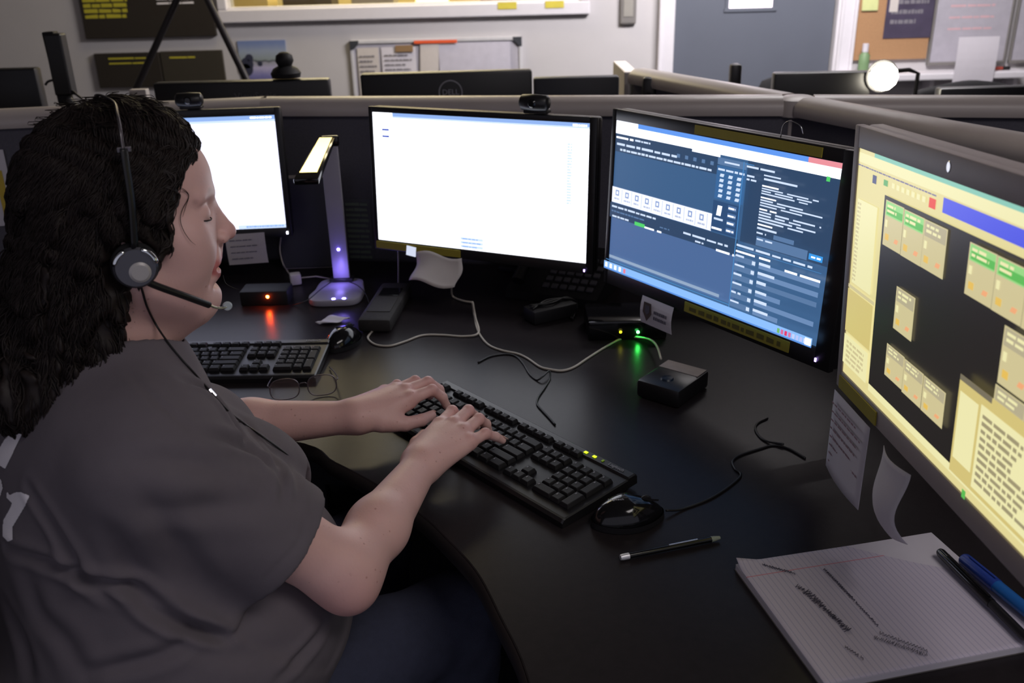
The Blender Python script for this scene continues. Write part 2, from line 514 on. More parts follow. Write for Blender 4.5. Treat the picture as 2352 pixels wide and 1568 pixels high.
# wall control
t = thing('wall_thermostat', 'grey oblong wall control between the window and the door', 'thermostat', (.663, YB, 1.115))
q = MB(); q.box((0, -.014, .085), (.088, .026, .17), M_GREYP, b=.01); q.build('body', t)
q = MB(); q.box((0, -.0285, .09), (.05, .003, .1), mat('dim_display', (150, 146, 140), .4), b=.001); q.build('display', t)
# cork board and whiteboards right of the door
t = thing('cork_board', 'brown cork pin board right of the door', 'pin board', (2.09, YB, .90))
q = MB(); q.box((0, -.011, .33), (.40, .02, .66), mat('cork', (168, 128, 92), .9, var=.2, scale=150, bump=.3)); q.build('cork_panel', t)
t = thing('poster', 'dark purple poster pinned on the cork board', 'poster', (2.166, YB-.022, 1.02))
q = MB(); q.box((0, -.002, .15), (.255, .003, .32), mat('dark_violet_poster', (74, 67, 86), .35, var=.45, scale=9)); q.build('print', t)
q = MB(); q.box((-.09, -.0045, .16), (.045, .002, .07), M_PAPERW); lines(q, -.1, .1, .05, .3, 5, -.0042, M_INK, seed=4); q.build('printed_blocks', t)
q = MB(); q.grid(lambda u, v: (u*.085, -.006*v, -v*.06), 3, 3, mat('pale_green_note', (196, 200, 140), .7), thick=.0005)
o = q.build('sticky_note'); o.location = (1.905, YB-.026, 1.215); tag(o, 'pale green sticky note at the top of the cork board', 'note')
t = thing('spray_bottle', 'small white and green bottle beside the door trim', 'bottle', (1.935, YB-.07, .84))
q = MB(); q.lathe([(.0, 0), (.026, 0), (.028, .01), (.028, .09), (.012, .11), (.0, .11)], mat('pale_green_plastic', (112, 140, 100), .5)); q.build('body', t, smooth=True, angle=.7)
q = MB(); q.lathe([(.0, .108), (.016, .108), (.016, .15), (0, .152)], M_PAPER); q.build('cap', t, smooth=True, angle=.7)
b = MB(); b.box((2.3, YB-.08, .82), (1.0, .16, .035), M_TRIM, b=.006)
for x in (1.86, 2.3, 2.75):
    b.box((x, YB-.06, .76), (.02, .12, .09), M_TRIM)
tag(b.build('wall_shelf'), 'white shelf ledge below the whiteboards right of the door', 'shelf')
for x0, x1, lb in ((2.30, 2.725, 'whiteboard with faint red handwriting right of the cork board'), (2.745, 3.15, 'whiteboard cut by the right edge of the picture')):
    t = thing('whiteboard', lb, 'whiteboard', ((x0+x1)/2, YB, .862), 0)
    w = x1-x0
    q = MB(); q.box((0, -.010, .40), (w-.01, .012, .79), mat('whiteboard_enamel', (190, 186, 198), .2)); q.build('panel', t)
    q = MB()
    for c, d in (((0, -.013, .8), (w, .022, .018)), ((0, -.013, .009), (w, .022, .018)), ((-w/2+.006, -.0125, .4), (.012, .021, .79)), ((w/2-.006, -.0125, .4), (.012, .021, .79))):
        q.box(c, d, M_GREYP, b=.003)
    q.build('frame', t)
    q = MB(); lines(q, -w*.3, w*.3, .16, .45, 5, -.0165, mat('faint_red_marker', (204, 168, 174), .7), seed=8, h=.013, word=.12); q.build('handwriting', t)
sheet(2.385, 2.60, .79, 1.02, YB-.165, M_PAPER, 'blank white sheet hanging over the shelf ledge in front of the whiteboard', name='paper_sheet', bow=.006)
t = thing('marker_pen', 'red and black marker pen lying on the shelf ledge', 'marker', (2.66, YB-.09, .8475))
q = MB(); q.tube([(-.06, 0, 0), (.02, 0, 0)], .009, mat('red_marker_body', (170, 70, 56), .4)); q.build('barrel', t, smooth=True, angle=.7)
q = MB(); q.tube([(.02, 0, 0), (.06, 0, .001)], .0098, M_BLACK); q.build('cap', t, smooth=True, angle=.7)

# ------------------------------------------------------------------ partitions round the workstations
J = Vector((.685, 2.20, 0))
def cap_profile():
    w, h = .038, .042
    pts = [(-w, 0), (-w-.003, .010), (-w-.001, .026), (-w+.008, h-.008), (-w+.022, h), (w-.022, h), (w-.008, h-.008), (w+.001, .026), (w+.003, .010), (w, 0)]
    return pts
def partition(A, B, label, top=1.15, group='fabric partitions', e0=0., e1=0.):
    A, B = Vector(A), Vector(B)
    d = B-A
    L = d.length
    t = thing('partition', label, 'partition', (A.x, A.y, 0), math.atan2(d.y, d.x), group)
    q = MB()
    q.box((L/2, 0, (top-.042)/2+.02), (L-.004, .05, top-.042-.04), M_FABRIC, b=.004)
    q.build('fabric_panel', t)
    q = MB()
    pr = cap_profile()
    vs, fs = [], []
    for x in (e0, L+e1):
        for p in pr:
            vs.append((x, p[0], top-.042+p[1]))
    n = len(pr)
    fs = [(k, k+1, n+k+1, n+k) for k in range(n-1)] + [(n-1, 0, n, 2*n-1), tuple(range(n))[::-1], tuple(range(n, 2*n))]
    q.add(vs, fs, M_CAP)
    q.build('cap_rail', t, smooth=True, angle=.9)
    q = MB(); q.box((L/2, 0, .02), (L-.01, .045, .04), M_BLACKM); q.build('kick_rail', t)
    return t
K = Vector((-.62, 2.405, 0))
partition((-2.3, 2.13, 0), K, 'dark fabric partition with metal cap behind the seated woman', e1=.01)
partition(K, J, 'long dark fabric partition with metal cap behind the three wide monitors', e1=-.036)
partition(J, (1.80, -.30, 0), 'dark fabric partition running forward along the right side of the desk', e0=.036)
partition(J, (2.1, 1.90, 0), 'dark fabric partition running right from the four way corner', e0=.036)
partition(J, (.40, 2.83, 0), 'short dark fabric partition running back from the four way corner', e0=.036)
t = thing('partition_post', 'square corner post with rounded cap where four partitions meet', 'post', (J.x, J.y, 0))
q = MB(); q.box((0, 0, .55), (.05, .05, 1.10), M_CAP, b=.006); q.build('post', t)
q = MB(); q.lathe([(0, 1.105), (.048, 1.105), (.05, 1.12), (.046, 1.142), (.03, 1.149), (0, 1.15)], M_CAP, n=20); q.build('post_cap', t, smooth=True, angle=.9)

# ------------------------------------------------------------------ desk
DZ = .74
fr = spline([(-2.2, 1.42, 0), (-1.5, 1.46, 0), (-.8, 1.44, 0), (-.382, 1.337, 0), (-.284, 1.259, 0), (-.205, 1.185, 0), (-.135, 1.104, 0), (-.097, 1.047, 0), (-.054, .972, 0), (-.023, .883, 0), (.005, .791, 0), (.025, .65, 0), (.03, .45, 0), (.02, .15, 0), (.0, -.2, 0)], 6)
poly = [(p.x, p.y) for p in fr] + [(1.72, -.2), (1.69, -.16), (.665, 2.13), (-.60, 2.34), (-2.2, 2.09)]
t = thing('corner_desk', 'black laminate corner desk with a curved front edge', 'desk', (0, 1.2, 0))
q = MB(); T = Matrix.Translation((0, -1.2, 0))
q.prism(poly, DZ-.030, DZ, M_DESK, T=T, b=.0025)
q.build('worktop', t, smooth=False)
q = MB()
vs, fs = [], []
pr = [(0, -.0295), (-.004, -.025), (-.0055, -.015), (-.004, -.005), (0, -.0005)]
for i, p in enumerate(fr):
    a, c = fr[max(i-1, 0)], fr[min(i+1, len(fr)-1)]
    tn = (c-a).normalized(); nn = Vector((-tn.y, tn.x, 0))*1
    for k in pr:
        vs.append(p+nn*(k[0]-.0002)*1+Vector((0, 0, DZ+k[1])))
n = len(pr)
for i in range(len(fr)-1):
    for k in range(n-1):
        fs.append((i*n+k, (i+1)*n+k, (i+1)*n+k+1, i*n+k+1))
q.add(vs, fs, M_DESKE, T)
q.build('edge_band', t, smooth=True)
for (x, y, rz) in ((-1.7, 1.75, 0), (.95, .2, 0), (.55, 2.0, 0), (-.55, 2.2, 0)):
    q = MB(); q.box((x, y, .355), (.06, .06, .70), M_BLACKM, T=T, b=.004); q.box((x, y, .01), (.10, .10, .02), M_BLACKM, T=T, b=.004); q.build('leg', t)
q = MB(); A_, B_ = Vector((-.55, 2.15, 0)), Vector((.55, 1.95, 0)); q.box(((A_+B_)/2+Vector((0, 0, .42))), ((B_-A_).length, .018, .5), M_BLACKM, T=T @ Matrix.Translation((A_+B_)/2) @ Matrix.Rotation(math.atan2((B_-A_).y, (B_-A_).x), 4, 'Z') @ Matrix.Translation(-(A_+B_)/2)); q.build('modesty_panel', t)

# ------------------------------------------------------------------ things behind the partitions
def far_desk(x0, x1, y0, y1, z, label):
    t = thing('desk', label, 'desk', ((x0+x1)/2, (y0+y1)/2, 0))
    w, d = x1-x0, y1-y0
    q = MB(); q.box((0, 0, z-.015), (w, d, .03), M_DESK, b=.004); q.build('worktop', t)
    for sx in (-1, 1):
        for sy in (-1, 1):
            q = MB(); q.box((sx*(w/2-.06), sy*(d/2-.06), (z-.03)/2), (.05, .05, z-.03), M_BLACKM); q.build('leg', t)
far_desk(-2.2, .33, 2.62, 3.35, DZ, 'black desk behind the long partition')
far_desk(.78, 2.3, 2.5, 3.25, DZ, 'black desk behind the right hand partition')
def far_monitor(px0, px1, ptop, Y, w, h, label, name='computer_monitor', logo=None, yaw=0., shine=None, rim=M_BLACK):
    """a monitor seen from behind: the screen looks away (+y)"""
    c = (at_y(px0[0], px0[1], Y)+at_y(px1[0], px1[1], Y))/2
    top = c.z
    rz = yaw
    t = thing(name, label, 'monitor', (c.x, Y, DZ), rz, 'monitors behind the partitions')
    zt = top-DZ
    q = MB(); q.box((0, 0, zt-h/2), (w, .045, h), rim, b=.008); q.build('back_shell', t, smooth=True, angle=.5)
    q = MB(); q.box((0, .024, zt-h/2), (w-.03, .002, h-.03), emit('idle_screen', (40, 46, 60), .5)); q.build('screen', t)
    q = MB(); q.box((0, -.035, zt-h/2), (w*.4, .03, h*.5), M_BLACKM, b=.012); q.build('rear_housing', t, smooth=True, angle=.5)
    q = MB(); q.box((0, -.045, (zt-h/2)/2+.005), (.06, .025, zt-h/2+.01), M_BLACKM, b=.004); q.box((0, -.02, .008), (.24, .18, .016), M_BLACKM, b=.006); q.build('stand', t)
    if logo:
        logo(t, zt)
    return t
def dell(t, zt):
    q = MB()
    T = Tm((.012, -.0245, zt-.062), rx=PI/2)
    pts = [(math.cos(a)*.036, math.sin(a)*.036, 0) for a in [2*PI*k/40 for k in range(41)]]
    q.tube(pts, .0022, mat('grey_logo', (170, 170, 180), .4), n=6, T=T, caps=False)
    q.text('DELL', .024, mat('grey_logo', (170, 170, 180), .4), T)
    q.build('logo', t)
def viewsonic(t, zt):
    q = MB()
    q.text('ViewSonic', .03, mat('dim_logo', (92, 90, 96), .4), Tm((.04, -.0245, zt-.045), rx=PI/2))
    q.build('logo', t)
far_monitor((350, 188), (762, 180), 0, 2.85, .525, .32, 'low wide black monitor back behind the partition nearest the landscape print', logo=viewsonic)
far_monitor((835, 170), (1215, 157), 0, 3.0, .54, .33, 'black monitor back with a round grey logo in front of the whiteboard', logo=dell)
far_monitor((1228, 180), (1418, 170), 0, 3.05, .275, .25, 'small charcoal monitor back right of the one with a round logo', rim=mat('charcoal_plastic', (40, 41, 50), .5))
far_monitor((1800, 160), (1975, 168), 0, 2.95, .30, .27, 'black monitor back left of the bright lamp', yaw=-.05)
far_monitor((2170, 194), (2440, 200), 0, 2.85, .40, .28, 'black monitor back at the right edge of the picture')
# monitor and twig-like post at the left
t = thing('computer_monitor', 'black monitor back at the far left behind the partition', 'monitor', (-1.72, 2.95, DZ), 0, 'monitors behind the partitions')
q = MB(); q.box((0, 0, .29), (.56, .045, .31), M_BLACK, b=.008); q.build('back_shell', t, smooth=True, angle=.5)
q = MB(); q.box((0, .024, .29), (.53, .002, .28), emit('idle_screen', (40, 46, 60), .5)); q.build('screen', t)
q = MB(); q.box((0, -.03, .1), (.06, .025, .2), M_BLACKM, b=.004); q.box((0, -.02, .008), (.24, .18, .016), M_BLACKM, b=.006); q.build('stand', t)
pb0 = at_y(150, 235, 2.75); pt0 = at_y(125, 72, 2.75)
t = thing('mount_post', 'tall black post with curly cable ends beside the monitor at far left', 'post', (pb0.x, 2.75, DZ))
dx = pt0.x-pb0.x
q = MB(); q.box((dx*.5, 0, (pt0.z-DZ)*.5), (.034, .034, pt0.z-DZ), M_BLACKM, b=.004, R=Matrix.Rotation(-.03, 3, 'Y')); q.box((dx*.9, -.002, pt0.z-DZ-.09), (.05, .042, .17), M_BLACK, b=.005); q.box((0, 0, .01), (.14, .14, .02), M_BLACKM, b=.004); q.build('post', t)
R_ = random.Random(4)
for k in range(7):
    z = (pt0.z-DZ)-.13-.028*k
    sx = -1 if k % 3 == 0 else 1
    q = MB(); q.tube(spline([(dx*.6, 0, z), (dx*.6+sx*.03, -.02, z+R_.uniform(-.01, .02)), (dx*.6+sx*R_.uniform(.04, .06), -.025, z+R_.uniform(-.03, .012))], 5), .0035, M_CORD, n=6); q.build('cable_end', t, smooth=True)
q = MB(); q.tube(spline([(.01, -.02, .2), (.03, -.03, .27), (.045, -.03, .33), (.02, -.03, .38)], 6), .014, M_CORD, n=8); q.build('cable_bundle', t, smooth=True)
# tripod legs crossing the wall boards
t = thing('tripod_easel', 'tall dark tripod easel standing behind the partition at left', 'easel', (-1.05, 3.75, 0))
ap = at_y(440, -75, 3.75)
for (px, py) in ((303, 225), (572, 195)):
    e = at_y(px, py, 3.75); d = (e-ap); d = d*((ap.z)/(-d.z)); f = ap+d; FT = f
    q = MB(); q.tube([ap-t.location, f-t.location], .014, mat('dark_tripod_metal', (52, 48, 50), .4, metal=.3), n=8); q.build('leg', t, smooth=True, angle=.8)
q = MB(); q.tube([ap-t.location, FT+((ap-CAM).cross(FT-CAM)).cross(Vector((0, 0, 1))).normalized()*(-.55)-t.location], .014, mat('dark_tripod_metal', (52, 48, 50), .4, metal=.3), n=8); q.build('leg', t, smooth=True, angle=.8)
q = MB(); q.box(ap-t.location, (.07, .07, .08), M_BLACKM, b=.008); q.build('head', t)
# dark round thing on the far monitor
p = at_y(650, 181, 2.80)
t = thing('webcam', 'dark domed gadget standing on the low wide monitor back', 'webcam', (p.x, 2.845, p.z))
q = MB(); q.lathe([(0, -.001), (.042, -.001), (.045, .012), (.036, .025), (.018, .034), (.0, .034)], M_BLACKM, n=20); q.build('foot', t, smooth=True, angle=.8)
q = MB(); q.lathe([(0, .03), (.02, .032), (.027, .046), (.024, .062), (.012, .071), (0, .073)], M_BLACKM, n=20); q.build('dome', t, smooth=True, angle=.8)
# white cards behind the long partition
a, c = at_y(1424, 152, 3.45), at_y(1447, 215, 3.45)
q = MB(); q.box(((a.x+c.x)/2, 3.45, a.z/2), (abs(c.x-a.x)+.01, .35, a.z), M_PAPERW, b=.004); tag(q.build('cabinet'), 'narrow cream cabinet behind the partition left of the door trim', 'cabinet')
for (px0, py0, px1, py1, Y, lb) in ((300, 205, 345, 245, 2.9, 'small grey box behind the partition just above the woman'),):
    a, c = at_y(px0, py0, Y), at_y(px1, py1, Y)
    q = MB(); q.box(((a.x+c.x)/2, Y, (a.z+DZ)/2), (abs(c.x-a.x), .03, a.z-DZ), M_PAPERW, b=.002); tag(q.build('file_box'), lb, 'file box')
# dark chairs behind
def back_chair(x, y, w, top, label, rz=0.):
    t = thing('office_chair', label, 'chair', (x, y, 0), rz, 'office chairs behind the partitions')
    q = MB(); q.grid(lambda u, v: ((u-.5)*w*(1-.25*abs(2*v-1)**3), -.03+.05*(2*u-1)**2, top-.42+.42*v-(.03*(2*u-1)**2 if v > .9 else 0)), 12, 10, M_CHAIRF, thick=.03); q.build('backrest', t, smooth=True)
    q = MB(); q.box((0, .27, .47), (.46, .44, .07), M_CHAIRF, b=.03); q.build('seat', t, smooth=True, angle=.6)
    q = MB(); q.tube([(0, .3, .05), (0, .3, .44)], .025, M_BLACK); q.box((0, .05, .5), (.06, .03, .3), M_BLACK, b=.01); q.build('column', t, smooth=True, angle=.7)
    q = MB()
    for k in range(5):
        a = 2*PI*k/5
        q.tube([(0, .3, .09), (.27*math.cos(a), .3+.27*math.sin(a), .06)], [.022, .014], M_BLACK); q.lathe([(0, -.025), (.02, -.024), (.026, 0), (.02, .024), (0, .025)], M_BLACK, n=12, T=Tm((.27*math.cos(a), .3+.27*math.sin(a), .027), rx=PI/2, rz=a))
    q.build('base', t, smooth=True, angle=.7)
    return t
c = at_y(2200, 176, 3.55); back_chair(c.x, 3.45, .46, c.z, 'black office chair with curved top right of the bright lamp', .05)
c = at_y(1850, 158, 4.4); back_chair(c.x, 4.3, .5, c.z, 'black office chair behind the monitor left of the bright lamp', -.1)
# desk phone handsets and a speaker
def speaker(px, py, Y, w, h, label, lean=0.):
    top = at_y(px, py, Y)
    t = thing('desk_speaker', label, 'speaker', (top.x, Y, DZ), lean, 'black speakers behind the partitions')
    q = MB(); q.box((0, 0, (top.z-DZ)-h/2), (w, w*1.1, h), M_BLACK, b=.01); q.build('cabinet', t, smooth=True, angle=.5)
    q = MB(); q.tube([(0, 0, 0), (0, 0, top.z-DZ-h+.01)], .012, M_BLACK); q.box((0, 0, .006), (.12, .12, .012), M_BLACK, b=.004); q.build('stand', t, smooth=True, angle=.6)
    q = MB(); q.lathe([(0, 0), (w*.32, 0), (w*.28, .003), (0, .001)], M_BLACKM, n=16, T=Tm((0, -w*.555, (top.z-DZ)-h*.6), rx=PI/2)); q.build('driver', t, smooth=True, angle=.6)
speaker(1462, 166, 3.15, .04, .10, 'slim black desk speaker behind the partition left of the door', .3)
speaker(1492, 176, 2.72, .04, .09, 'squat black desk speaker right next to the slim one', -.2)
speaker(1690, 146, 3.0, .036, .12, 'narrow black speaker in front of the blue grey door')
# bright lamp
lp = at_y(2030, 176, 2.9)
t = thing('desk_lamp', 'desk lamp with a glaring white bulb behind the right partition', 'lamp', (lp.x+.20, 3.12, DZ))
lo = lp-t.location
q = MB(); q.lathe([(0, 0), (.08, 0), (.08, .012), (.02, .02), (0, .02)], M_BLACK); q.tube([(0, 0, .015), (0, 0, lo.z-.02), (lo.x*.3, lo.y*.3, lo.z+.0), (lo.x*.8, lo.y*.5, lo.z+.0)], .007, M_BLACK); q.build('stand', t, smooth=True, angle=.7)
q = MB(); q.lathe([(0, 0), (.025, .0), (.05, .04), (.047, .04), (.022, .004), (0, .004)], M_BLACKM, T=Matrix.Translation((lo.x, lo.y+.055, lo.z)) @ Matrix.Rotation(PI/2, 4, 'X')); q.build('lamp_shade', t, smooth=True, angle=.7)
q = MB(); q.lathe([(.0, -.042), (.02, -.037), (.036, -.021), (.042, 0), (.036, .021), (.02, .037), (0, .042)], emit('bulb_glow', (255, 246, 225), 30), T=Matrix.Translation(lo)); q.build('bulb', t, smooth=True)
# ------------------------------------------------------------------ the four lit monitors
class UI:
    """flat picture shown by a screen: rectangles in screen fractions, each drawn over the last"""
    def __init__(s, w, h, T, base):
        s.w, s.h, s.T, s.q, s.n = w, h, T, MB(), 0
        s.rect(0, 0, 1, 1, base)
    def rect(s, u0, v0, u1, v1, m, sk=0.):
        y = -.00008*s.n
        s.n += 1
        X = lambda u: (u-.5)*s.w
        Z = lambda v: (.5-v)*s.h
        s.q.add([(X(u0), y, Z(v1)), (X(u1), y, Z(v1)), (X(u1+sk), y, Z(v0)), (X(u0+sk), y, Z(v0))], [(0, 1, 2, 3)], m, s.T)
    def words(s, u0, v0, u1, v1, m, rows=1, seed=0, rag=.3, word=.06):
        R = random.Random(seed)
        y = -.00008*s.n
        s.n += 1
        dv = (v1-v0)/rows
        for i in range(rows):
            u = u0
            e = u1-(u1-u0)*rag*R.random()
            while u < e:
                w = min(R.uniform(.4, 1.5)*word, e-u)
                va, vb = v0+dv*(i+.22+R.uniform(0, .1)), v0+dv*(i+.8)
                s.q.add([((p-.5)*s.w, y, (.5-q_)*s.h) for p, q_ in ((u, vb), (u+w, vb), (u+w, va), (u, va))], [(0, 1, 2, 3)], m, s.T)
                u += w+word*.18
    def build(s, parent):
        return s.q.build('screen', parent)

def monitor(name, label, c, yaw, tilt, w, h, bez, depth, m_bez, roll=0., base_d=.2, group='lit monitors on the corner desk', chin=0., stand=True, rec=.002, arm_x=0., arm_y=.2):
    """bez = left, right, top, bottom; the screen centre is at c"""
    t = thing(name, label, 'monitor', (c[0], c[1], DZ), yaw, group)
    T = Matrix.Translation((0, 0, c[2]-DZ)) @ Matrix.Rotation(-tilt, 4, 'X') @ Matrix.Rotation(roll, 4, 'Y')
    l, r, tp, bt = bez
    q = MB()
    x0, x1, z0, z1 = -w/2-l, w/2+r, -h/2-bt, h/2+tp
    fw = .012
    q.box(((x0-w/2)/2, fw/2-rec, (z0+z1)/2), (l, fw, z1-z0), m_bez, T, b=.002)
    q.box(((x1+w/2)/2, fw/2-rec, (z0+z1)/2), (r, fw, z1-z0), m_bez, T, b=.002)
    q.box((0, fw/2-rec-.0002, (z1+h/2)/2), (w+.002, fw, tp), m_bez, T, b=.002)
    q.box((0, fw/2-rec-.0002, (z0-h/2)/2), (w+.002, fw, bt), m_bez, T, b=.002)
    q.build('bezel', t, smooth=True, angle=.5)
    q = MB()
    q.box(((x0+x1)/2, fw-rec+.013, (z0+z1)/2), (x1-x0-.001, .026, z1-z0-.001), m_bez, T, b=.006)
    q.box(((x0+x1)/2, fw+.013+depth/2, (z0+z1)/2), ((x1-x0)*.7, depth, (z1-z0)*.65), m_bez, T, b=.012)
    q.build('back_shell', t, smooth=True, angle=.5)
    if stand:
        q = MB()                        # carried on an arm clamped at the back of the desk
        zc = c[2]-DZ
        q.box((0, fw+depth+.018, zc), (.10, .01, .10), M_BLACK, b=.003)
        q.tube([(0, fw+depth+.02, zc), (0, fw+depth+.045, zc), (arm_x, arm_y-.02, zc-.02), (arm_x, arm_y, zc-.03)], .014, M_BLACKM, n=12)
        q.build('mount_arm', t, smooth=True, angle=.5)
        q = MB()
        q.tube([(arm_x, arm_y, .012), (arm_x, arm_y, zc-.01)], .017, M_BLACKM, n=16)
        q.box((arm_x, arm_y, .007), (.07, .07, .013), M_BLACKM, b=.003)
        q.build('clamp_pole', t, smooth=True, angle=.6)
    return t, T, (x0, x1, z0, z1)

E_WHITE = emit('screen_white', (244, 246, 255), 2.5)
E_LILAC = emit('screen_lilac_white', (226, 228, 255), 1.9)
E_BLUE = emit('screen_title_blue', (150, 185, 245), 1.0)
E_PALE = emit('screen_pale_blue', (196, 214, 250), 1.3)
E_FAINT = emit('screen_faint_grey', (228, 232, 246), 1.6)

# left monitor, half hidden by the head
t, T, B_ = monitor('computer_monitor', 'left monitor with a blank white screen partly hidden by the woman', (-.782, 2.177, 1.002), .065, .085, .475, .267, (.014, .014, .018, .022), .03, M_BLACK, arm_y=.115)
u = UI(.475, .267, T, E_LILAC)
u.rect(0, 0, 1, .035, E_BLUE); u.words(.88, .004, .985, .030, E_WHITE, 1, 2, 0, .02)
u.rect(0, .035, 1, .055, E_PALE); u.rect(.76, .965, 1, 1, E_PALE); u.words(.80, .968, .99, .995, E_BLUE, 1, 3, 0, .012)
u.build(t)
q = MB(); q.box((B_[1]-.012, -.0035, B_[2]+.009), (.004, .0015, .006), emit('power_led_white', (235, 235, 255), 8), T); q.build('power_light', t)
q = MB(); q.grid(lambda a, b_: (.085+a*.095, -.004-.004*math.sin(PI*b_), -.148-b_*.075), 6, 6, M_PAPERW, T=T @ Matrix.Rotation(-.03, 4, 'Y'), thick=.0005); note = q.build('paper_note', t); note['label'] = 'white paper note taped under the screen'
q = MB(); lines(q, .095, .165, -.215, -.155, 4, -.0102, M_INK, T=T @ Matrix.Rotation(-.03, 4, 'Y'), seed=5, h=.0025, word=.08); q.build('note_writing', note)
# middle monitor
t, T, B_ = monitor('computer_monitor', 'middle monitor with a nearly all white screen and thin black frame', (-.067, 1.913, 1.022), -.444, .056, .50, .28125, (.010, .016, .012, .022), .03, M_BLACK, arm_x=-.05, arm_y=.30)
T2 = T
u = UI(.50, .28125, T, E_WHITE)
u.rect(.10, 0, 1, .026, E_BLUE); u.rect(.10, .026, 1, .038, E_PALE); u.words(.93, .004, .99, .03, E_WHITE, 1, 2, 0, .015)
u.words(.012, .04, .11, .085, E_FAINT, 1, 5, .2, .02); u.words(.045, .115, .08, .14, emit('ui_blue_word', (70, 90, 180), 1.2), 1, 2, 0, .03); u.words(.045, .165, .08, .19, emit('ui_blue_word', (70, 90, 180), 1.2), 1, 2, 0, .03)
u.rect(.905, .12, .975, .60, E_FAINT); u.words(.91, .14, .93, .58, E_PALE, 22, 7, .1, .02); u.words(.94, .14, .975, .58, E_WHITE, 14, 7, .6, .02)
for k in range(3):
    u.rect(.42, .905+k*.03, .53, .927+k*.03, E_PALE); u.words(.43, .909+k*.03, .52, .924+k*.03, E_BLUE, 1, k, .2, .02)
u.rect(.004, .065, .007, .14, emit('ui_orange', (255, 220, 150), 1.6))
u.build(t)
q = MB(); q.box((-.147, -.0035, B_[2]+.011), (.215, .002, .016), M_YEL, T); q.build('label_strip', t)['label'] = 'yellow label tape along the lower frame'
q = MB(); q.box((B_[1]-.018, -.003, B_[2]+.007), (.003, .0015, .005), emit('power_led_violet', (190, 160, 255), 5), T); q.build('power_light', t)
# curled note under it
q = MB(); q.grid(lambda a, b_: (-.150+a*.115+.01*math.sin(5*b_)*b_, -.006-.012*math.sin(PI*a)*b_-.018*b_*b_, -.158-b_*.062+.006*math.sin(6*a)), 10, 10, M_PAPERW, T=T, thick=.0005); q.build('curled_note', t, smooth=True)['label'] = 'curled white note hanging from the lower frame'
q = MB(); q.box((-.163, -.0045, -.158), (.024, .0015, .022), emit('glowing_sticker', (225, 232, 255), .9), T, R=Matrix.Rotation(.12, 3, 'Y')); q.build('sticker', t)  # reflected light on the sticker is painted as a glow of its own
# right-centre monitor
t, T, B_ = monitor('computer_monitor', 'angled monitor with dark blue software on screen between two label tapes', (.336, 1.508, 1.042), -.989, .047, .50, .28125, (.012, .030, .020, .034), .03, M_BLACK, arm_x=.09, arm_y=.33)
T3 = T; B3 = B_; m3_thing = t
E3 = lambda n, c, s=1.: emit('ui3_'+n, c, s)
BASE = E3('base', (60, 96, 138)); DARK = E3('dark', (48, 72, 104)); TXT = E3('text', (206, 222, 246), 1.1); WH = E3('white', (240, 244, 255), 1.7); MID = E3('mid', (92, 124, 166)); EDGE = E3('edge', (74, 136, 196))
LOW = E3('lower', (78, 108, 156)); TSK = E3('taskbar', (138, 186, 246), 1.1)
u = UI(.50, .28125, T, BASE)
u.rect(0, .62, .65, .94, LOW); u.rect(.65, .08, 1, .55, DARK); u.rect(0, .075, .53, .20, DARK)
u.rect(0, 0, 1, .03, E3('title', (96, 150, 235), 1.1)); u.rect(.88, 0, 1, .028, E3('closebtn', (240, 150, 160), 1.)); u.rect(0, 0, .12, .05, WH); u.rect(0, .028, 1, .083, WH); u.rect(.40, .08, .53, .098, WH)
u.words(.005, .094, .10, .118, WH, 1, 1, 0, .05); u.words(.11, .094, .2, .115, TXT, 1, 2, .1, .02); u.words(.01, .135, .33, .162, TXT, 1, 3, 0, .045); u.words(.03, .17, .50, .195, TXT, 1, 4, 0, .025)
for k in range(5):
    u.rect(.33+.04*k, .13, .345+.04*k, .152, MID)
u.words(.60, .098, .64, .115, WH, 1, 4, 0, .03)
# ribbon
u.rect(0, .435, .522, .54, E3('ribbon', (226, 230, 250), 1.3))
for k in range(9):
    u.rect(.02+k*.056, .452, .040+k*.056, .49, E3('ribbon_icon', (150, 170, 214), 1.)); u.rect(.026+k*.056, .462, .034+k*.056, .480, WH); u.rect(.056+k*.056, .44, .0575+k*.056, .53, E3('ribbon_icon', (150, 170, 214), 1.))
    u.words(.014+k*.056, .50, .05+k*.056, .52, E3('ribbon_txt', (190, 200, 226), 1.), 1, k, .2, .012)
u.rect(0, .54, .65, .64, DARK)
u.words(.01, .552, .26, .575, TXT, 1, 3, 0, .03); u.words(.01, .585, .20, .605, MID, 1, 4, .1, .02); u.words(.015, .618, .11, .64, TXT, 1, 6, 0, .02); u.rect(.144, .622, .20, .646, E3('green', (84, 214, 110), 1.)); u.words(.20, .628, .29, .65, WH, 1, 7, 0, .09)
u.words(.28, .60, .33, .615, MID, 1, 7, 0, .03); u.words(.40, .585, .62, .607, TXT, 1, 9, .1, .045); u.words(.46, .615, .50, .635, TXT, 1, 10, 0, .03); u.words(.56, .625, .645, .65, WH, 1, 10, 0, .07)
u.rect(.012, .902, .594, .922, E3('scroll', (150, 172, 200), 1.))
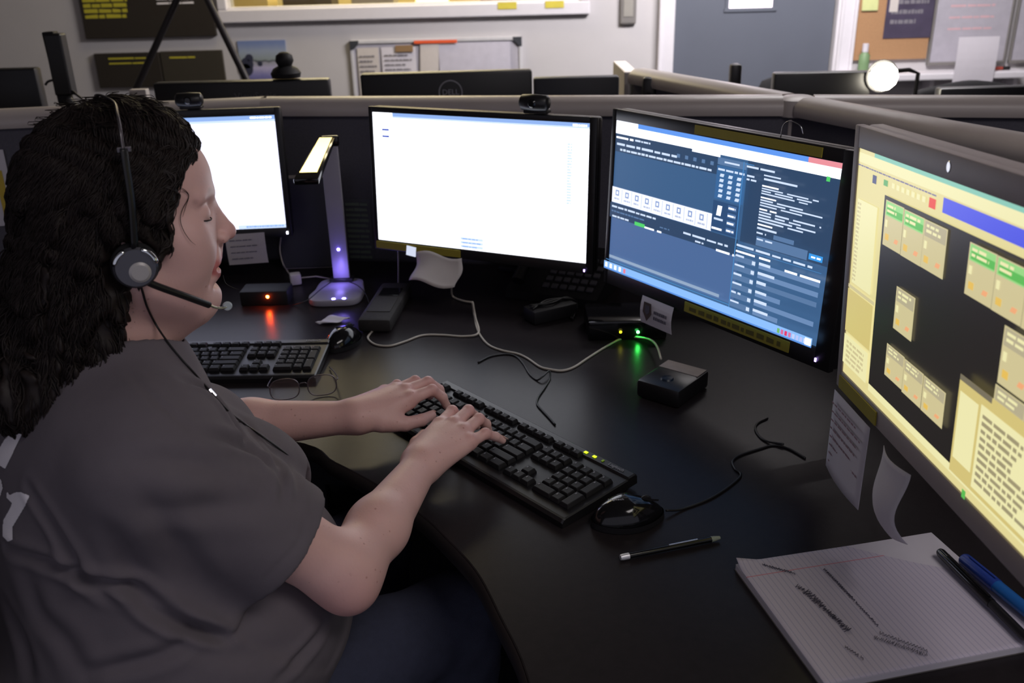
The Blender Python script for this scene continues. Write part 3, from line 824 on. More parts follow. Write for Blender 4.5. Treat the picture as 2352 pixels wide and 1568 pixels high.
# keypad
u.rect(.53, .095, .655, .135, MID); u.words(.56, .105, .625, .125, TXT, 1, 1, 0, .05)
u.rect(.53, .14, .655, .335, E3('keypad', (58, 104, 156)))
u.words(.535, .15, .65, .172, TXT, 1, 3, 0, .03)
for i in range(3):
    for j in range(5):
        u.rect(.545+i*.038, .185+j*.03, .562+i*.038, .203+j*.03, TXT, sk=.003)
u.rect(.53, .345, .65, .53, E3('keypad2', (46, 78, 120)))
u.rect(.548, .37, .568, .43, WH, sk=.004); u.words(.54, .44, .58, .462, TXT, 1, 2, 0, .04)
for j in range(4):
    u.rect(.598, .355+j*.044, .635, .383+j*.044, E3('btn', (78, 112, 160))); u.words(.60, .360+j*.044, .633, .380+j*.044, WH, 1, j, .1, .02)
u.words(.535, .495, .58, .52, WH, 1, 5, 0, .05)
u.rect(.645, .09, .649, .96, EDGE); u.rect(.0, .935, .65, .94, EDGE)
# right pane
u.words(.66, .098, .78, .12, TXT, 1, 5, 0, .04); u.rect(.655, .095, .69, .1, EDGE); u.words(.665, .15, .71, .19, TXT, 2, 6, .4, .03)
u.words(.733, .13, .80, .145, TXT, 1, 6, 0, .08); u.words(.735, .147, .865, .168, TXT, 1, 6, 0, .13)
for v0, v1, n, e in ((.188, .245, 4, .98), (.252, .312, 4, .98), (.318, .40, 5, .98), (.405, .445, 2, .82)):
    u.words(.731, v0, .80, v0+.016, WH, 1, int(v0*100), .3, .06)
    u.words(.731, v0+.016, e, v1, TXT, n-1, int(v0*90), .35, .09)
u.rect(.80, .45, .88, .475, MID); u.words(.731, .452, .77, .47, TXT, 1, 4, 0, .05)
u.rect(.733, .482, .935, .535, MID); u.words(.735, .488, .80, .505, TXT, 1, 4, 0, .05); u.rect(.941, .492, .992, .525, E3('bluebtn', (60, 150, 226), 1.1)); u.words(.95, .50, .985, .517, WH, 1, 4, 0, .03)
u.words(.655, .553, .96, .575, TXT, 1, 8, 0, .05); u.rect(.655, .58, .995, .583, EDGE); u.words(.655, .59, .80, .61, WH, 1, 9, 0, .1); u.words(.86, .615, .995, .64, WH, 1, 9, 0, .06)
for k in range(6):
    v = .625+k*.055
    u.rect(.655, v, .742, v+.034, MID); u.words(.657, v-.012, .70, v+.01, TXT, 1, k, .2, .04); u.rect(.728, v+.006, .742, v+.028, TXT)
    u.rect(.757, v+.008, .995 if k not in (3, 5) else .86, v+.036, E3('field', (110, 142, 186)) if k != 2 else MID); u.words(.757, v-.010, .83, v+.022, TXT, 1, 20+k, .4, .07)
u.rect(0, .945, 1, 1, TSK); u.rect(0, .99, 1, 1, E3('taskbar_low', (96, 150, 230), 1.))
for k in range(5):
    u.rect(.008+k*.027, .955, .02+k*.027, .985, WH if k != 4 else E3('redicon', (240, 130, 150), 1.))
for k, c in enumerate(((120, 190, 110), (220, 110, 160), (230, 60, 110), (220, 120, 170), (200, 210, 250), (190, 200, 250), (190, 200, 250), (220, 220, 255))):
    u.rect(.865+k*.015, .958, .875+k*.015, .985, E3('tray%d' % k, c, 1.))
u.rect(.975, .95, .998, .99, WH); u.rect(.972, .07, .985, .095, E3('green', (84, 214, 110), 1.))
u.build(t)
q = MB(); q.box((.085, -.0035, B_[3]-.010), (.26, .002, .0145), M_YEL, T); q.build('upper_label_strip', t)['label'] = 'dull yellow label tape on the upper frame'
q = MB(); q.box((.085, -.0035, B_[2]+.017), (.235, .002, .018), M_YEL, T); lines(q, -.02, .19, B_[2]+.011, B_[2]+.023, 1, -.0048, mat('dark_label_letters', (92, 84, 30), .6), T=T, seed=2, h=.009, rag=.02, word=.03); q.build('lower_label_strip', t)['label'] = 'yellow label tape with dark lettering on the lower frame'
q = MB(); q.box((B_[1]-.026, -.003, B_[2]+.014), (.003, .0015, .006), emit('power_led_violet', (190, 160, 255), 5), T); q.build('power_light', t)
q = MB(); q.grid(lambda a, b_: (-.142+a*.084, -.0045-.004*math.sin(PI*b_), -.168-b_*.052), 4, 4, M_PAPER, T=T, thick=.0006); badge = q.build('badge_card', t); badge['label'] = 'white card with a dark shield emblem hanging below the screen'
q = MB(); q.add([(-.131, -.0105, -.176), (-.111, -.0105, -.176), (-.109, -.0105, -.196), (-.121, -.0105, -.212), (-.133, -.0105, -.196)], [(0, 4, 3, 2, 1)], mat('brown_emblem', (76, 62, 60), .6), T); q.add([(-.127, -.0108, -.181), (-.115, -.0108, -.181), (-.115, -.0108, -.194), (-.121, -.0108, -.20), (-.127, -.0108, -.194)], [(0, 4, 3, 2, 1)], M_DARKINK, T); lines(q, -.103, -.065, -.206, -.184, 2, -.0107, M_DARKINK, T=T, seed=6, h=.007, word=.04, rag=.1); q.build('card_emblem', badge)
# right monitor
t, T, B_ = monitor('computer_monitor', 'large grey framed monitor with a cream and black screen at the right', (.443, .892, 1.102), -1.56, -.025, .475, .297, (.016, .020, .027, .026), .04, mat('warm_grey_bezel', (160, 150, 150), .5, var=.06), roll=-.055, arm_x=-.05, arm_y=.33)
T4 = T
E4 = lambda n, c, s=1.: emit('ui4_'+n, c, s)
CR = E4('cream', (226, 214, 150)); LT = E4('light', (238, 232, 176)); TN = E4('tan', (212, 194, 122)); BK = E4('black', (34, 30, 28), 1.); GT = E4('greytext', (160, 150, 116)); CARD = E4('card', (208, 196, 148)); GRN = E4('green', (92, 186, 84)); LG = E4('lightgreen', (150, 214, 130))
u = UI(.475, .297, T, CR)
u.rect(.1, 0, 1, .016, E4('teal', (130, 196, 176))); u.rect(0, .016, 1, .055, LT); u.words(.0, .062, .45, .072, E4('navy', (110, 104, 150)), 1, 3, 0, .016)
u.rect(.10, .085, .125, .118, E4('navyicon', (70, 76, 120))); u.rect(.17, .085, .195, .108, E4('greenicon', (96, 170, 100))); u.rect(.42, .08, .452, .115, E4('red', (230, 70, 56)))
for k in range(7):
    u.rect(.22+k*.028, .085, .236+k*.028, .105, LT)
u.rect(.488, .060, 1, .112, E4('blue', (76, 86, 226), 1.))
u.rect(.02, .205, .15, .57, LT); u.words(.022, .215, .045, .56, CARD, 20, 4, .1, .02); u.rect(.0, .585, .18, .60, CARD); u.rect(0, .605, .175, .80, TN); u.rect(.0, .815, .17, .95, LT); u.words(.02, .83, .15, .94, CARD, 5, 4, .2, .03)
u.rect(.19, .14, 1, .935, BK)
u.rect(.19, .935, 1, .965, LT)
def card(u0, v0, u1, v1, head):
    u.rect(u0, v0, u1, v1, CARD)
    hh_ = (v1-v0)*.33
    u.rect(u0+.004, v0+.004, u1-.004, v0+hh_, LG if head == 'g' else E4('cardgrey', (182, 172, 140)))
    if head == 'g':
        u.rect(u0+.01, v0+hh_*.45, u1-.004, v0+hh_*.9, GRN)
    u.words(u0+.012, v0+hh_*.15, u1-.02, v0+hh_*.8, LT, 2, int(u0*100), .4, .03)
    u.rect(u0+(u1-u0)*.12, v0+(v1-v0)*.72, u0+(u1-u0)*.32, v0+(v1-v0)*.86, E4('yellowicon', (230, 190, 90)))
    u.rect(u0+(u1-u0)*.62, v0+(v1-v0)*.74, u0+(u1-u0)*.80, v0+(v1-v0)*.84, E4('orangeicon', (240, 170, 120)), sk=.006)
    u.rect(u0+(u1-u0)*.08, v0+(v1-v0)*.42, u0+(u1-u0)*.2, v0+(v1-v0)*.58, LT)
for a in ((.201, .155, .306, .333, 'g'), (.310, .157, .418, .333, 'g'), (.421, .157, .530, .331, 'n'), (.313, .453, .416, .622, 'n'), (.291, .697, .394, .83, 'n'), (.397, .699, .499, .834, 'n'), (.503, .699, .609, .834, 'n'), (.636, .157, .742, .328, 'g'), (.745, .157, .850, .328, 'g'), (.853, .157, .958, .328, 'g'), (.804, .346, .91, .530, 'n'), (.802, .536, .91, .70, 'n')):
    card(*a)
u.rect(.672, .585, 1, .935, TN); u.rect(.672, .585, .80, .605, E4('winbar', (120, 112, 92))); u.rect(.68, .64, .755, .88, LT); u.rect(.765, .63, 1, .92, LT); u.words(.775, .65, .99, .90, GT, 10, 5, .5, .03)
u.rect(.735, .955, .75, .985, GRN)
u.build(t)
q = MB(); q.lathe([(0, .0006), (.0052, .0006), (.006, 0)], M_SILVER, n=18, T=T @ Tm((0, -.0022, B_[3]-.0135), rx=PI/2) @ Matrix.Diagonal((.7, 1, 1, 1))); q.build('badge', t)
q = MB(); q.box((-.175, -.0035, B_[2]+.012), (.125, .002, .018), M_YEL, T); q.build('label_strip', t)['label'] = 'yellow label tape on the lower frame'
q = MB(); q.grid(lambda a, b_: (-.245+a*.125, -.006-.01*b_*math.sin(2*a+.5), -.178-b_*.115), 8, 8, M_PAPER, T=T, thick=.0005); lines(q, -.235, -.13, -.285, -.185, 8, -.0125, mat('faint_red_ink', (150, 120, 130), .8), T=T, seed=9, h=.003); q.build('hanging_note', t, smooth=True)['label'] = 'written sheet hanging from the lower left corner'
q = MB(); q.grid(lambda a, b_: (-.072+a*.075*(1-.3*b_)+.012*b_, -.008-.022*math.sin(3.6*b_)*b_-.008*math.sin(PI*a), -.178-b_*.108+.012*a*b_), 8, 14, M_PAPER, T=T, thick=.0005); q.build('curled_note', t, smooth=True)['label'] = 'narrow curled paper strip hanging under the middle'
# thin wire hook on the angled monitor
q = MB(); zb = B3[3]
q.tube(spline([(.128, .006, zb+.000), (.132, .004, zb+.018), (.145, .002, zb+.026), (.165, .002, zb+.022), (.172, .003, zb+.010)], 6), .0009, M_SILVER, n=6, T=T3); q.build('wire_hook', m3_thing, smooth=True)
# webcams on two monitors, hook on the third
def webcam(p, rz, label, T_=None):
    t = thing('webcam', label, 'webcam', p, rz)
    q = MB(); q.box((0, .012, .004), (.05, .03, .008), M_BLACK, b=.003); q.box((0, .032, -.014), (.03, .008, .04), M_BLACK, b=.003); q.build('clip', t, smooth=True, angle=.6)
    q = MB()
    T = Matrix.Translation((0, 0, .022))
    q.lathe([(0, -.031), (.010, -.0305), (.0155, -.026), (.0165, 0), (.0155, .026), (.010, .0305), (0, .031)], M_BLACK, n=20, T=T @ Matrix.Rotation(PI/2, 4, 'Y')); q.build('body', t, smooth=True)
    q = MB(); q.lathe([(0, .003), (.006, .003), (.009, 0), (.009, -.004)], M_GLOSSB, n=16, T=T @ Tm((0, -.0155, 0), rx=PI/2)); q.build('lens', t, smooth=True, angle=.5)
    return t
def on(Tx, loc, c, yaw):
    return Matrix.Translation((c[0], c[1], DZ)) @ Matrix.Rotation(yaw, 4, 'Z') @ Tx @ Vector(loc)
webcam(on(T2, (.135, -.004, .154), (-.067, 1.913), -.444), -.444, 'small dark webcam on top of the middle monitor')
tm1 = Matrix.Translation((0, 0, 1.002-DZ)) @ Matrix.Rotation(-.085, 4, 'X')
webcam(on(tm1, (.048, -.004, .153), (-.782, 2.177), .065), .065, 'small dark webcam on top of the left monitor')
# ------------------------------------------------------------------ keyboards
M_KEY = mat('keycap_black', (30, 29, 31), .5, var=.2, spec=.25)
M_KEYL = mat('keycap_legend', (130, 130, 138), .5)
_key = {}
def key_mesh(w, d):
    k = (round(w, 4), round(d, 4))
    if k in _key:
        return _key[k]
    q = MB()
    a, b_ = w/2-.0008, d/2-.0008
    c, e = a-.0019, b_-.0019
    h = .0068
    vs = [(-a, -b_, 0), (a, -b_, 0), (a, b_, 0), (-a, b_, 0), (-a, -b_, .0015), (a, -b_, .0015), (a, b_, .0015), (-a, b_, .0015),
          (-c, -e, h-.0006), (c, -e, h-.0006), (c, e, h), (-c, e, h), (-c+.001, -e+.001, h), (c-.001, -e+.001, h), (c-.001, e-.001, h+.0004), (-c+.001, e-.001, h+.0004)]
    fs = [(3, 2, 1, 0)]
    for o in (0, 4, 8):
        for i in range(4):
            fs.append((o+i, o+(i+1) % 4, o+4+(i+1) % 4, o+4+i))
    fs.append((12, 13, 14, 15))
    q.add(vs, fs, M_KEY)
    l = .0022
    q.add([(-c+.002, e-.0062, h+.0006), (-c+.002+l, e-.0062, h+.0006), (-c+.002+l*.8, e-.003, h+.0007), (-c+.002, e-.003, h+.0007)], [(0, 1, 2, 3)], M_KEYL)
    me = bpy.data.meshes.new('key')
    me.from_pydata(q.v, [], q.f)
    for m in q.mats:
        me.materials.append(m)
    me.polygons.foreach_set('material_index', q.m)
    me.update()
    _key[k] = me
    return me
U_ = .0188
def layout():
    """(x, y, w, d) in key units, x from the left, y rows from the back"""
    out = []
    r = [0] + [2+i for i in range(4)] + [6+i for i in range(4)] + [10+i+.0 for i in range(4)]
    for i, x in enumerate([0]+[2, 3, 4, 5]+[6.5, 7.5, 8.5, 9.5]+[11, 12, 13, 14]):
        out.append((x+.5, 0, 1, .8))
    rows = [(1.35, [1]*13+[2]), (2.35, [1.5]+[1]*12+[1.5]), (3.35, [1.75]+[1]*11+[2.25]), (4.35, [2.25]+[1]*10+[2.75]), (5.35, [1.5, 1.2, 1.3, 5.8, 1.3, 1.2, 1.2, 1.5])]
    for y, ws in rows:
        x = 0
        for w in ws:
            out.append((x+w/2, y, w, 1)); x += w
    nx = 15.4
    for i in range(3):
        out.append((nx+i+.5, 0, 1, .8)); out.append((nx+i+.5, 1.35, 1, 1)); out.append((nx+i+.5, 2.35, 1, 1)); out.append((nx+i+.5, 5.35, 1, 1))
    out.append((nx+1.5, 4.35, 1, 1))
    px = 18.8
    for i in range(4):
        out.append((px+i+.5, 1.35, 1, 1))
    for y in (2.35, 3.35, 4.35):
        for i in range(3):
            out.append((px+i+.5, y, 1, 1))
    out.append((px+3.5, 2.85, 1, 2)); out.append((px+3.5, 4.85, 1, 2))
    out.append((px+1, 5.35, 2, 1)); out.append((px+2.5, 5.35, 1, 1))
    return out
def keyboard(label, loc, rz):
    t = thing('keyboard', label, 'keyboard', loc, rz, None)
    q = MB()
    T = Matrix.Translation((0, 0, .0085)) @ Matrix.Rotation(math.radians(3.2), 4, 'X')
    pr = [(-.0775, -.006), (-.0775, .004), (-.0735, .008), (-.070, .0085), (.058, .0085), (.060, .0115), (.073, .0115), (.0775, .008), (.0775, -.006)]
    vs, fs = [], []
    n = len(pr)
    for x in (-.225, -.2225, .2225, .225):
        for p in pr:
            k = .0 if abs(x) < .224 else .0015
            vs.append((x, p[0]*(1-.01*(k > 0)), p[1]-k*(p[1] > 0)))
    for j in range(3):
        for k in range(n):
            fs.append((j*n+k, j*n+(k+1) % n, (j+1)*n+(k+1) % n, (j+1)*n+k))
    fs += [tuple(range(n)), tuple(range(3*n, 4*n))[::-1]]
    q.add(vs, fs, M_BLACK, T)
    q.build('case', t)
    L = layout()
    L = sorted(L, key=lambda a: (a[1] > 4 and a[0] < 3))     # the four under the far hand last
    for i, (x, y, w, d) in enumerate(L[:100]):
        o = bpy.data.objects.new('key', key_mesh(w*U_, d*U_)); COL.objects.link(o); o.parent = t
        o.matrix_local = T @ Matrix.Translation((-.2145+x*U_, .0545-y*U_*1.0+(0 if y else .001)-(d-1)*0, .0086))
    q = MB()
    for x, y, w, d in L[100:]:
        me = key_mesh(w*U_, d*U_)
        q.add([v.co for v in me.vertices], [tuple(p.vertices) for p in me.polygons], M_KEY, T @ Matrix.Translation((-.2145+x*U_, .0545-y*U_, .0086)))
    tag(q.build('remaining_keys', t), kind='stuff')
    for k, x in enumerate((.131, .149, .166)):
        q = MB(); q.box((x, .0668, .0122), (.006 if k < 2 else .003, .0045, .001), emit('led_lime', (214, 255, 20), 1.6) if k < 2 else emit('led_lime_dim', (120, 150, 20), .5), T); q.build('indicator_light', t)
    q = MB(); q.text('Logitech', .0088, mat('pale_logo', (150, 150, 158), .5), T @ Tm((.193, .0668, .0122))); q.build('logo', t)
    for sx in (-1, 1):
        q = MB(); q.box((sx*.19, .055, .003), (.03, .012, .0055), M_BLACK); q.box((sx*.19, -.062, .0015), (.03, .01, .0029), M_BLACK); q.build('foot', t)
    return t, T
kb, KT = keyboard('full size black keyboard under the woman\'s hands', (-.027, 1.282, DZ+.0012), -.856)
kb2 = copy_tree(kb)
kb2['label'] = 'second black keyboard lying dark beneath the left monitor'
kb2.location = (-.592, 1.640, DZ+.0012)
kb2.rotation_euler = (0, 0, -.02)
for c in list(kb2.children):
    if c.name.startswith('indicator_light'):
        bpy.data.objects.remove(c)
kb['group'] = kb2['group'] = 'black keyboards'

# ------------------------------------------------------------------ mice
def mouse(label, loc, rz, group='black computer mice'):
    t = thing('computer_mouse', label, 'mouse', loc, rz, group)
    def f(u, v):
        a = u*2*PI
        z = math.sin(v*PI/2)
        r = math.cos(v*PI/2)**.75
        x = math.cos(a); y = math.sin(a)
        L_, Wd = .053, .030*(1-.10*math.cos(2*a))
        hgt = .036
        px = x*r*L_
        return (px, y*r*Wd*(1-.12*(px > 0)*px/L_), .002+z*hgt*(1-.28*max(px/L_, 0)-.1*max(-px/L_, 0)**2))
    q = MB(); q.grid(f, 40, 14, M_GLOSSB); q.build('shell', t, smooth=True)
    q = MB(); q.grid(lambda u, v: ((math.cos(u*2*PI)*.0538*(1-.02*v)), math.sin(u*2*PI)*.0305*(1-.10*math.cos(4*PI*u)), .001+v*.009), 40, 2, M_BLACKM); q.build('side_band', t, smooth=True)
    q = MB(); q.box((.020, 0, .0305), (.052, .0008, .003), M_BLACKM, R=Matrix.Rotation(.22, 3, 'Y')); q.build('button_gap', t)
    q = MB(); q.lathe([(0, -.003), (.008, -.003), (.009, 0), (.008, .003), (0, .003)], M_BLACKM, n=18, T=Tm((.026, 0, .027), rx=PI/2)); q.build('scroll_wheel', t, smooth=True, angle=.6)
    q = MB(); q.text('Logitech', .0065, mat('pale_logo', (150, 150, 158), .5), Tm((-.018, 0, .0375), rx=0, ry=-.1, rz=-.4)); q.build('logo', t)
    return t
m = (at_z(1358, 1200, .745)+at_z(1525, 1180, .745))/2
MO = Vector((m.x, m.y+.002, DZ))
mouse('glossy black mouse beside the right end of the front keyboard', MO, .25)
mouse('dark mouse at the end of the far keyboard below the lit desk lamp', (-.345, 1.742, DZ), 1.2)

def cable(name, label, pts, r, m, z=DZ, cat='cable', n=7, group=None, z_over=None):
    P = []
    for i, p in enumerate(pts):
        zz = p[2] if len(p) > 2 else z+r
        P.append(at_z(p[0], p[1], zz))
    q = MB(); q.tube(spline(P, 8), r, m, n=n)
    return tag(q.build(name, smooth=True), label, cat, group)
Z1 = DZ+.003
cable('cable', 'cream cable snaking across the desk to the small black box', [(1085, 693, .775), (1089, 722), (1098, 760), (1120, 790), (1151, 804), (1188, 812), (1212, 823), (1240, 842), (1263, 848), (1290, 851), (1318, 843), (1352, 821), (1392, 796), (1426, 778), (1454, 774, .745), (1484, 777, .752), (1501, 785, .760), (1511, 800, .765), (1518, 824, .777)], .0022, M_CREAMCORD, group='cream cables')
cable('cable', 'short cream cable looping from the dark handset on the left', [(1086, 695, .772), (1092, 728, .745), (1099, 764, .7445), (1065, 772), (1015, 769), (970, 770), (930, 784), (895, 794), (862, 791), (845, 777), (852, 764), (861, 756)], .0022, M_CREAMCORD, group='cream cables')
cable('cable', 'black cable curling towards the back of the front keyboard', [(1098, 832), (1127, 818), (1161, 813), (1185, 818), (1202, 835), (1216, 858), (1233, 872), (1246, 865, .748), (1262, 852, .750), (1262, 872), (1250, 892), (1236, 913), (1234, 928), (1246, 943), (1262, 960), (1275, 975)], .0018, M_CORD, group='black cables')
cable('cable', 'loose black cable running to the mouse on the right', [(1530, 1172, .748), (1570, 1168), (1640, 1140), (1700, 1095), (1688, 1076), (1683, 1059), (1700, 1045), (1746, 1030), (1777, 1022), (1811, 1030), (1850, 1052)], .0018, M_CORD, group='black cables')
cable('cable', 'black cable loop on the desk beneath the right monitor', [(1763, 960), (1740, 972), (1736, 988), (1756, 1011), (1800, 1020, .7455)], .0018, M_CORD, group='black cables')
# ------------------------------------------------------------------ pen, pad and pens
a, b_ = at_z(1425, 1280, .745), at_z(1655, 1234, .745)
t = thing('ballpoint_pen', 'slim black pen with a silver cap band lying in front of the mouse', 'pen', a, math.atan2(b_.y-a.y, b_.x-a.x))
L = (b_-a).length
q = MB(); q.tube([(.008, 0, 0), (L-.014, 0, 0)], .0038, M_GLOSSB, n=14); q.build('barrel', t, smooth=True, angle=.7)
q = MB(); q.tube([(0, 0, 0), (.004, 0, 0), (.012, 0, 0)], [.0036, .0043, .0043], mat('bright_silver', (235, 235, 240), .35, metal=.4), n=14); q.build('cap_band', t, smooth=True, angle=.7)
q = MB(); q.tube([(L-.014, 0, 0), (L-.009, 0, 0), (L-.001, 0, 0)], [.004, .0036, .0022], mat('pale_green_tip', (150, 158, 140), .4), n=14); q.build('tip', t, smooth=True, angle=.7)
q = MB(); q.box((L*.62, 0, .0045), (.042, .0024, .0014), M_SILVER, b=.0005); q.build('clip', t)
# pad
tl, tr, bl = at_z(1690, 1292, .751), at_z(2145, 1218, .751), at_z(1906, 1568, .751)
ang = math.atan2(tr.y-tl.y, tr.x-tl.x)
PW, PD = .2794, .2159
M_RULED = bpy.data.materials.new('ruled_paper'); M_RULED.use_nodes = True
nt = M_RULED.node_tree; pb = nt.nodes['Principled BSDF']; pb.inputs['Roughness'].default_value = .85
tc = nt.nodes.new('ShaderNodeTexCoord'); sp = nt.nodes.new('ShaderNodeSeparateXYZ'); nt.links.new(tc.outputs['Object'], sp.inputs[0])
m1 = nt.nodes.new('ShaderNodeMath'); m1.operation = 'PINGPONG'; m1.inputs[1].default_value = .0035; nt.links.new(sp.outputs[0], m1.inputs[0])
m2 = nt.nodes.new('ShaderNodeMath'); m2.operation = 'LESS_THAN'; m2.inputs[1].default_value = .0005; nt.links.new(m1.outputs[0], m2.inputs[0])
mx = nt.nodes.new('ShaderNodeMix'); mx.data_type = 'RGBA'; mx.inputs[6].default_value = (*lin((196, 188, 202)), 1); mx.inputs[7].default_value = (*lin((168, 164, 186)), 1); nt.links.new(m2.outputs[0], mx.inputs[0])
m3 = nt.nodes.new('ShaderNodeMath'); m3.operation = 'ADD'; m3.inputs[1].default_value = .030; nt.links.new(sp.outputs[1], m3.inputs[0])
m4 = nt.nodes.new('ShaderNodeMath'); m4.operation = 'ABSOLUTE'; nt.links.new(m3.outputs[0], m4.inputs[0])
m5 = nt.nodes.new('ShaderNodeMath'); m5.operation = 'LESS_THAN'; m5.inputs[1].default_value = .0007; nt.links.new(m4.outputs[0], m5.inputs[0])
mx2 = nt.nodes.new('ShaderNodeMix'); mx2.data_type = 'RGBA'; nt.links.new(m5.outputs[0], mx2.inputs[0]); nt.links.new(mx.outputs[2], mx2.inputs[6]); mx2.inputs[7].default_value = (*lin((206, 130, 140)), 1); nt.links.new(mx2.outputs[2], pb.inputs['Base Color'])
t = thing('notepad', 'white ruled writing pad with handwriting lying at the front right of the desk', 'notepad', (tl.x, tl.y, DZ), ang)
q = MB(); q.box((PW/2, -PD/2, .0045), (PW, PD, .009), M_PAPER, b=.0006); q.build('page_block', t)
q = MB(); q.box((PW/2, -PD/2, .0006), (PW+.002, PD+.002, .0010), mat('grey_card', (90, 86, 84), .8)); q.build('card_back', t)
q = MB(); q.grid(lambda u, v: (u*PW, -PD+v*PD, .0096+.0012*math.sin(3*u+2*v)*v+(.008*max(0, 1-u*9)*max(0, (v-.93)/.07))), 40, 30, M_RULED, thick=.0003); q.build('top_page', t, smooth=True)
q = MB()
R_ = random.Random(12)
def scribble(x0, y0, x1, y1, n, amp):
    a_, c_ = Vector((x0, y0, 0)), Vector((x1, y1, 0)); d = (c_-a_); pn = Vector((-d.y, d.x, 0)).normalized()
    P = []
    gap = []
    for i in range(n*4):
        u_ = i/(n*4)
        P.append(a_+d*(u_+R_.uniform(-.008, .012))+pn*(amp*R_.uniform(.3, 1)*(-1 if i % 2 else 1))+Vector((0, 0, .0116)))
        if R_.random() < .14 and len(P) > 3:
            q.tube(P, .0005, M_DARKINK, n=4); P = []
    if len(P) > 2:
        q.tube(P, .0005, M_DARKINK, n=4)
scribble(.030, -.012, .062, -.040, 7, .0022); scribble(.032, -.013, .060, -.037, 5, .0016)
scribble(.100, -.038, .105, -.150, 16, .0018); scribble(.101, -.04, .104, -.10, 9, .0014)
scribble(.052, -.060, .070, -.15, 16, .0045); scribble(.060, -.072, .066, -.15, 12, .0035)
scribble(.09, -.165, .13, -.205, 12, .004); scribble(.10, -.16, .135, -.20, 8, .003); scribble(.05, -.17, .06, -.195, 4, .002)
q.build('handwriting', t)
def pen(name, label, p0, p1, r, zc, body, cap, capfrac=.35, clip=True, cat='pen'):
    a, b_ = at_z(*p0, zc), at_z(*p1, zc)
    t = thing(name, label, cat, a, math.atan2(b_.y-a.y, b_.x-a.x))
    L = (b_-a).length
    q = MB(); q.tube([(L*capfrac, 0, 0), (L*.93, 0, 0), (L*.97, 0, 0), (L, 0, 0)], [r*.92, r*.92, r*.6, r*.3], body, n=16); q.build('barrel', t, smooth=True, angle=.7)
    q = MB(); q.tube([(0, 0, 0), (.003, 0, 0), (L*capfrac, 0, 0)], [r*.8, r, r], cap, n=16); q.build('cap', t, smooth=True, angle=.7)
    if clip:
        q = MB(); q.box((L*capfrac*.55, 0, r+.001), (L*capfrac*.8, .003, .0014), cap, b=.0005); q.build('clip', t)
    return t
pen('ballpoint_pen', 'black pen with clip lying across the right edge of the writing pad', (2158, 1266), (2370, 1478), .0058, .7570+.0015, M_BLACK, M_GLOSSB, .6)
pen('marker_pen', 'thick blue marker pen beside the black pen on the writing pad', (2212, 1282), (2420, 1452), .0085, .7605, mat('blue_plastic', (34, 98, 170), .3), mat('deep_blue_plastic', (40, 66, 150), .3), .4, cat='marker')
# ------------------------------------------------------------------ the small black box with the grey label
c = (at_z(1525, 818, .775)+at_z(1576, 923, .775))/2
c = Vector((.285, 1.478, 0))
t = thing('headset_adapter', 'small black adapter box with a grey label on its top, fed by the cream cable', 'adapter box', (c.x, c.y, DZ), -.69)
q = MB(); q.box((0, 0, .0175), (.085, .11, .034), M_BLACK, b=.006); q.build('case', t, smooth=True, angle=.6)
q = MB(); q.box((.0, .033, .0349), (.078, .034, .0012), mat('worn_grey_label', (134, 124, 120), .6, var=.2, scale=60)); q.build('label_plate', t)
q = MB(); q.lathe([(0, .004), (.010, .003), (.012, 0)], mat('blue_black_dial', (20, 34, 50), .3), n=20, T=Tm((-.0, -.022, .0345))); q.build('dial', t, smooth=True, angle=.8)
# switch box with two lights
t = thing('switch_box', 'black box with one green and one yellow light under the angled monitor', 'switch box', (.235, 1.778, DZ), 0.)
q = MB(); q.box((0, 0, .021), (.16, .11, .042), M_GLOSSB, b=.004); q.build('case', t, smooth=True, angle=.6)
for px, py, m_, nm in ((1466, 764, emit('led_green', (60, 255, 90), 150), 'green'), (1426, 764, emit('led_yellow', (240, 240, 30), 5), 'yellow')):
    p = at_y(px, py, 1.7185)
    q = MB(); q.lathe([(0, .0018), (.0015, .0015), (.0026, 0), (.0026, -.0008)], m_, n=12, T=Tm((p.x-.235, -.056, p.z-DZ), rx=PI/2)); o = q.build('indicator_light', t, smooth=True); o['label'] = nm+' indicator light'; glow(t, (p.x-.235, -.066, p.z-DZ), .006 if nm == 'green' else .001, (.1, 1, .2) if nm == 'green' else (1, .9, .1))
# power strip with orange light
t = thing('power_supply', 'black box with a glowing orange red light beneath the left monitor', 'power supply', (-.565, 2.035, DZ), 0.)
q = MB(); q.box((0, -.025, .0175), (.11, .06, .035), M_BLACKM, b=.004); q.build('case', t, smooth=True, angle=.6)
p = at_y(614, 682, 1.978)
q = MB(); q.lathe([(0, .002), (.0022, .0016), (.0034, 0), (.0034, -.0008)], emit('led_orange', (255, 70, 14), 300), n=12, T=Tm((p.x+.565, -.0555, p.z-DZ), rx=PI/2)); q.build('indicator_light', t, smooth=True); glow(t, (p.x+.565, -.066, p.z-DZ), .012, (1, .12, .02))
# ------------------------------------------------------------------ folded desk lamp
M_LAMP = mat('satin_lilac_grey_plastic', (150, 146, 160), .4, var=.05)
t = thing('desk_lamp', 'slim LED desk lamp with folded glossy head and violet touch lights', 'lamp', (-.405, 2.04, DZ))
q = MB()
pts = [(.062*math.copysign(abs(math.cos(a))**.45, math.cos(a))*(1-.12*(math.sin(a) > 0)), .080*math.copysign(abs(math.sin(a))**.45, math.sin(a))) for a in [2*PI*k/40 for k in range(40)]]
q.prism(pts, .0005, .016, M_LAMP, b=.004); q.build('base', t, smooth=True, angle=.6)
q = MB(); q.box((0, .06, .178), (.040, .014, .325), M_LAMP, b=.004); q.build('column', t, smooth=True, angle=.5)
q = MB(); q.box((0, .06, .020), (.056, .028, .010), M_BLACK, b=.003); q.box((0.004, .06, .350), (.040, .018, .024), M_GLOSSB, b=.004); q.build('hinge', t, smooth=True, angle=.5)
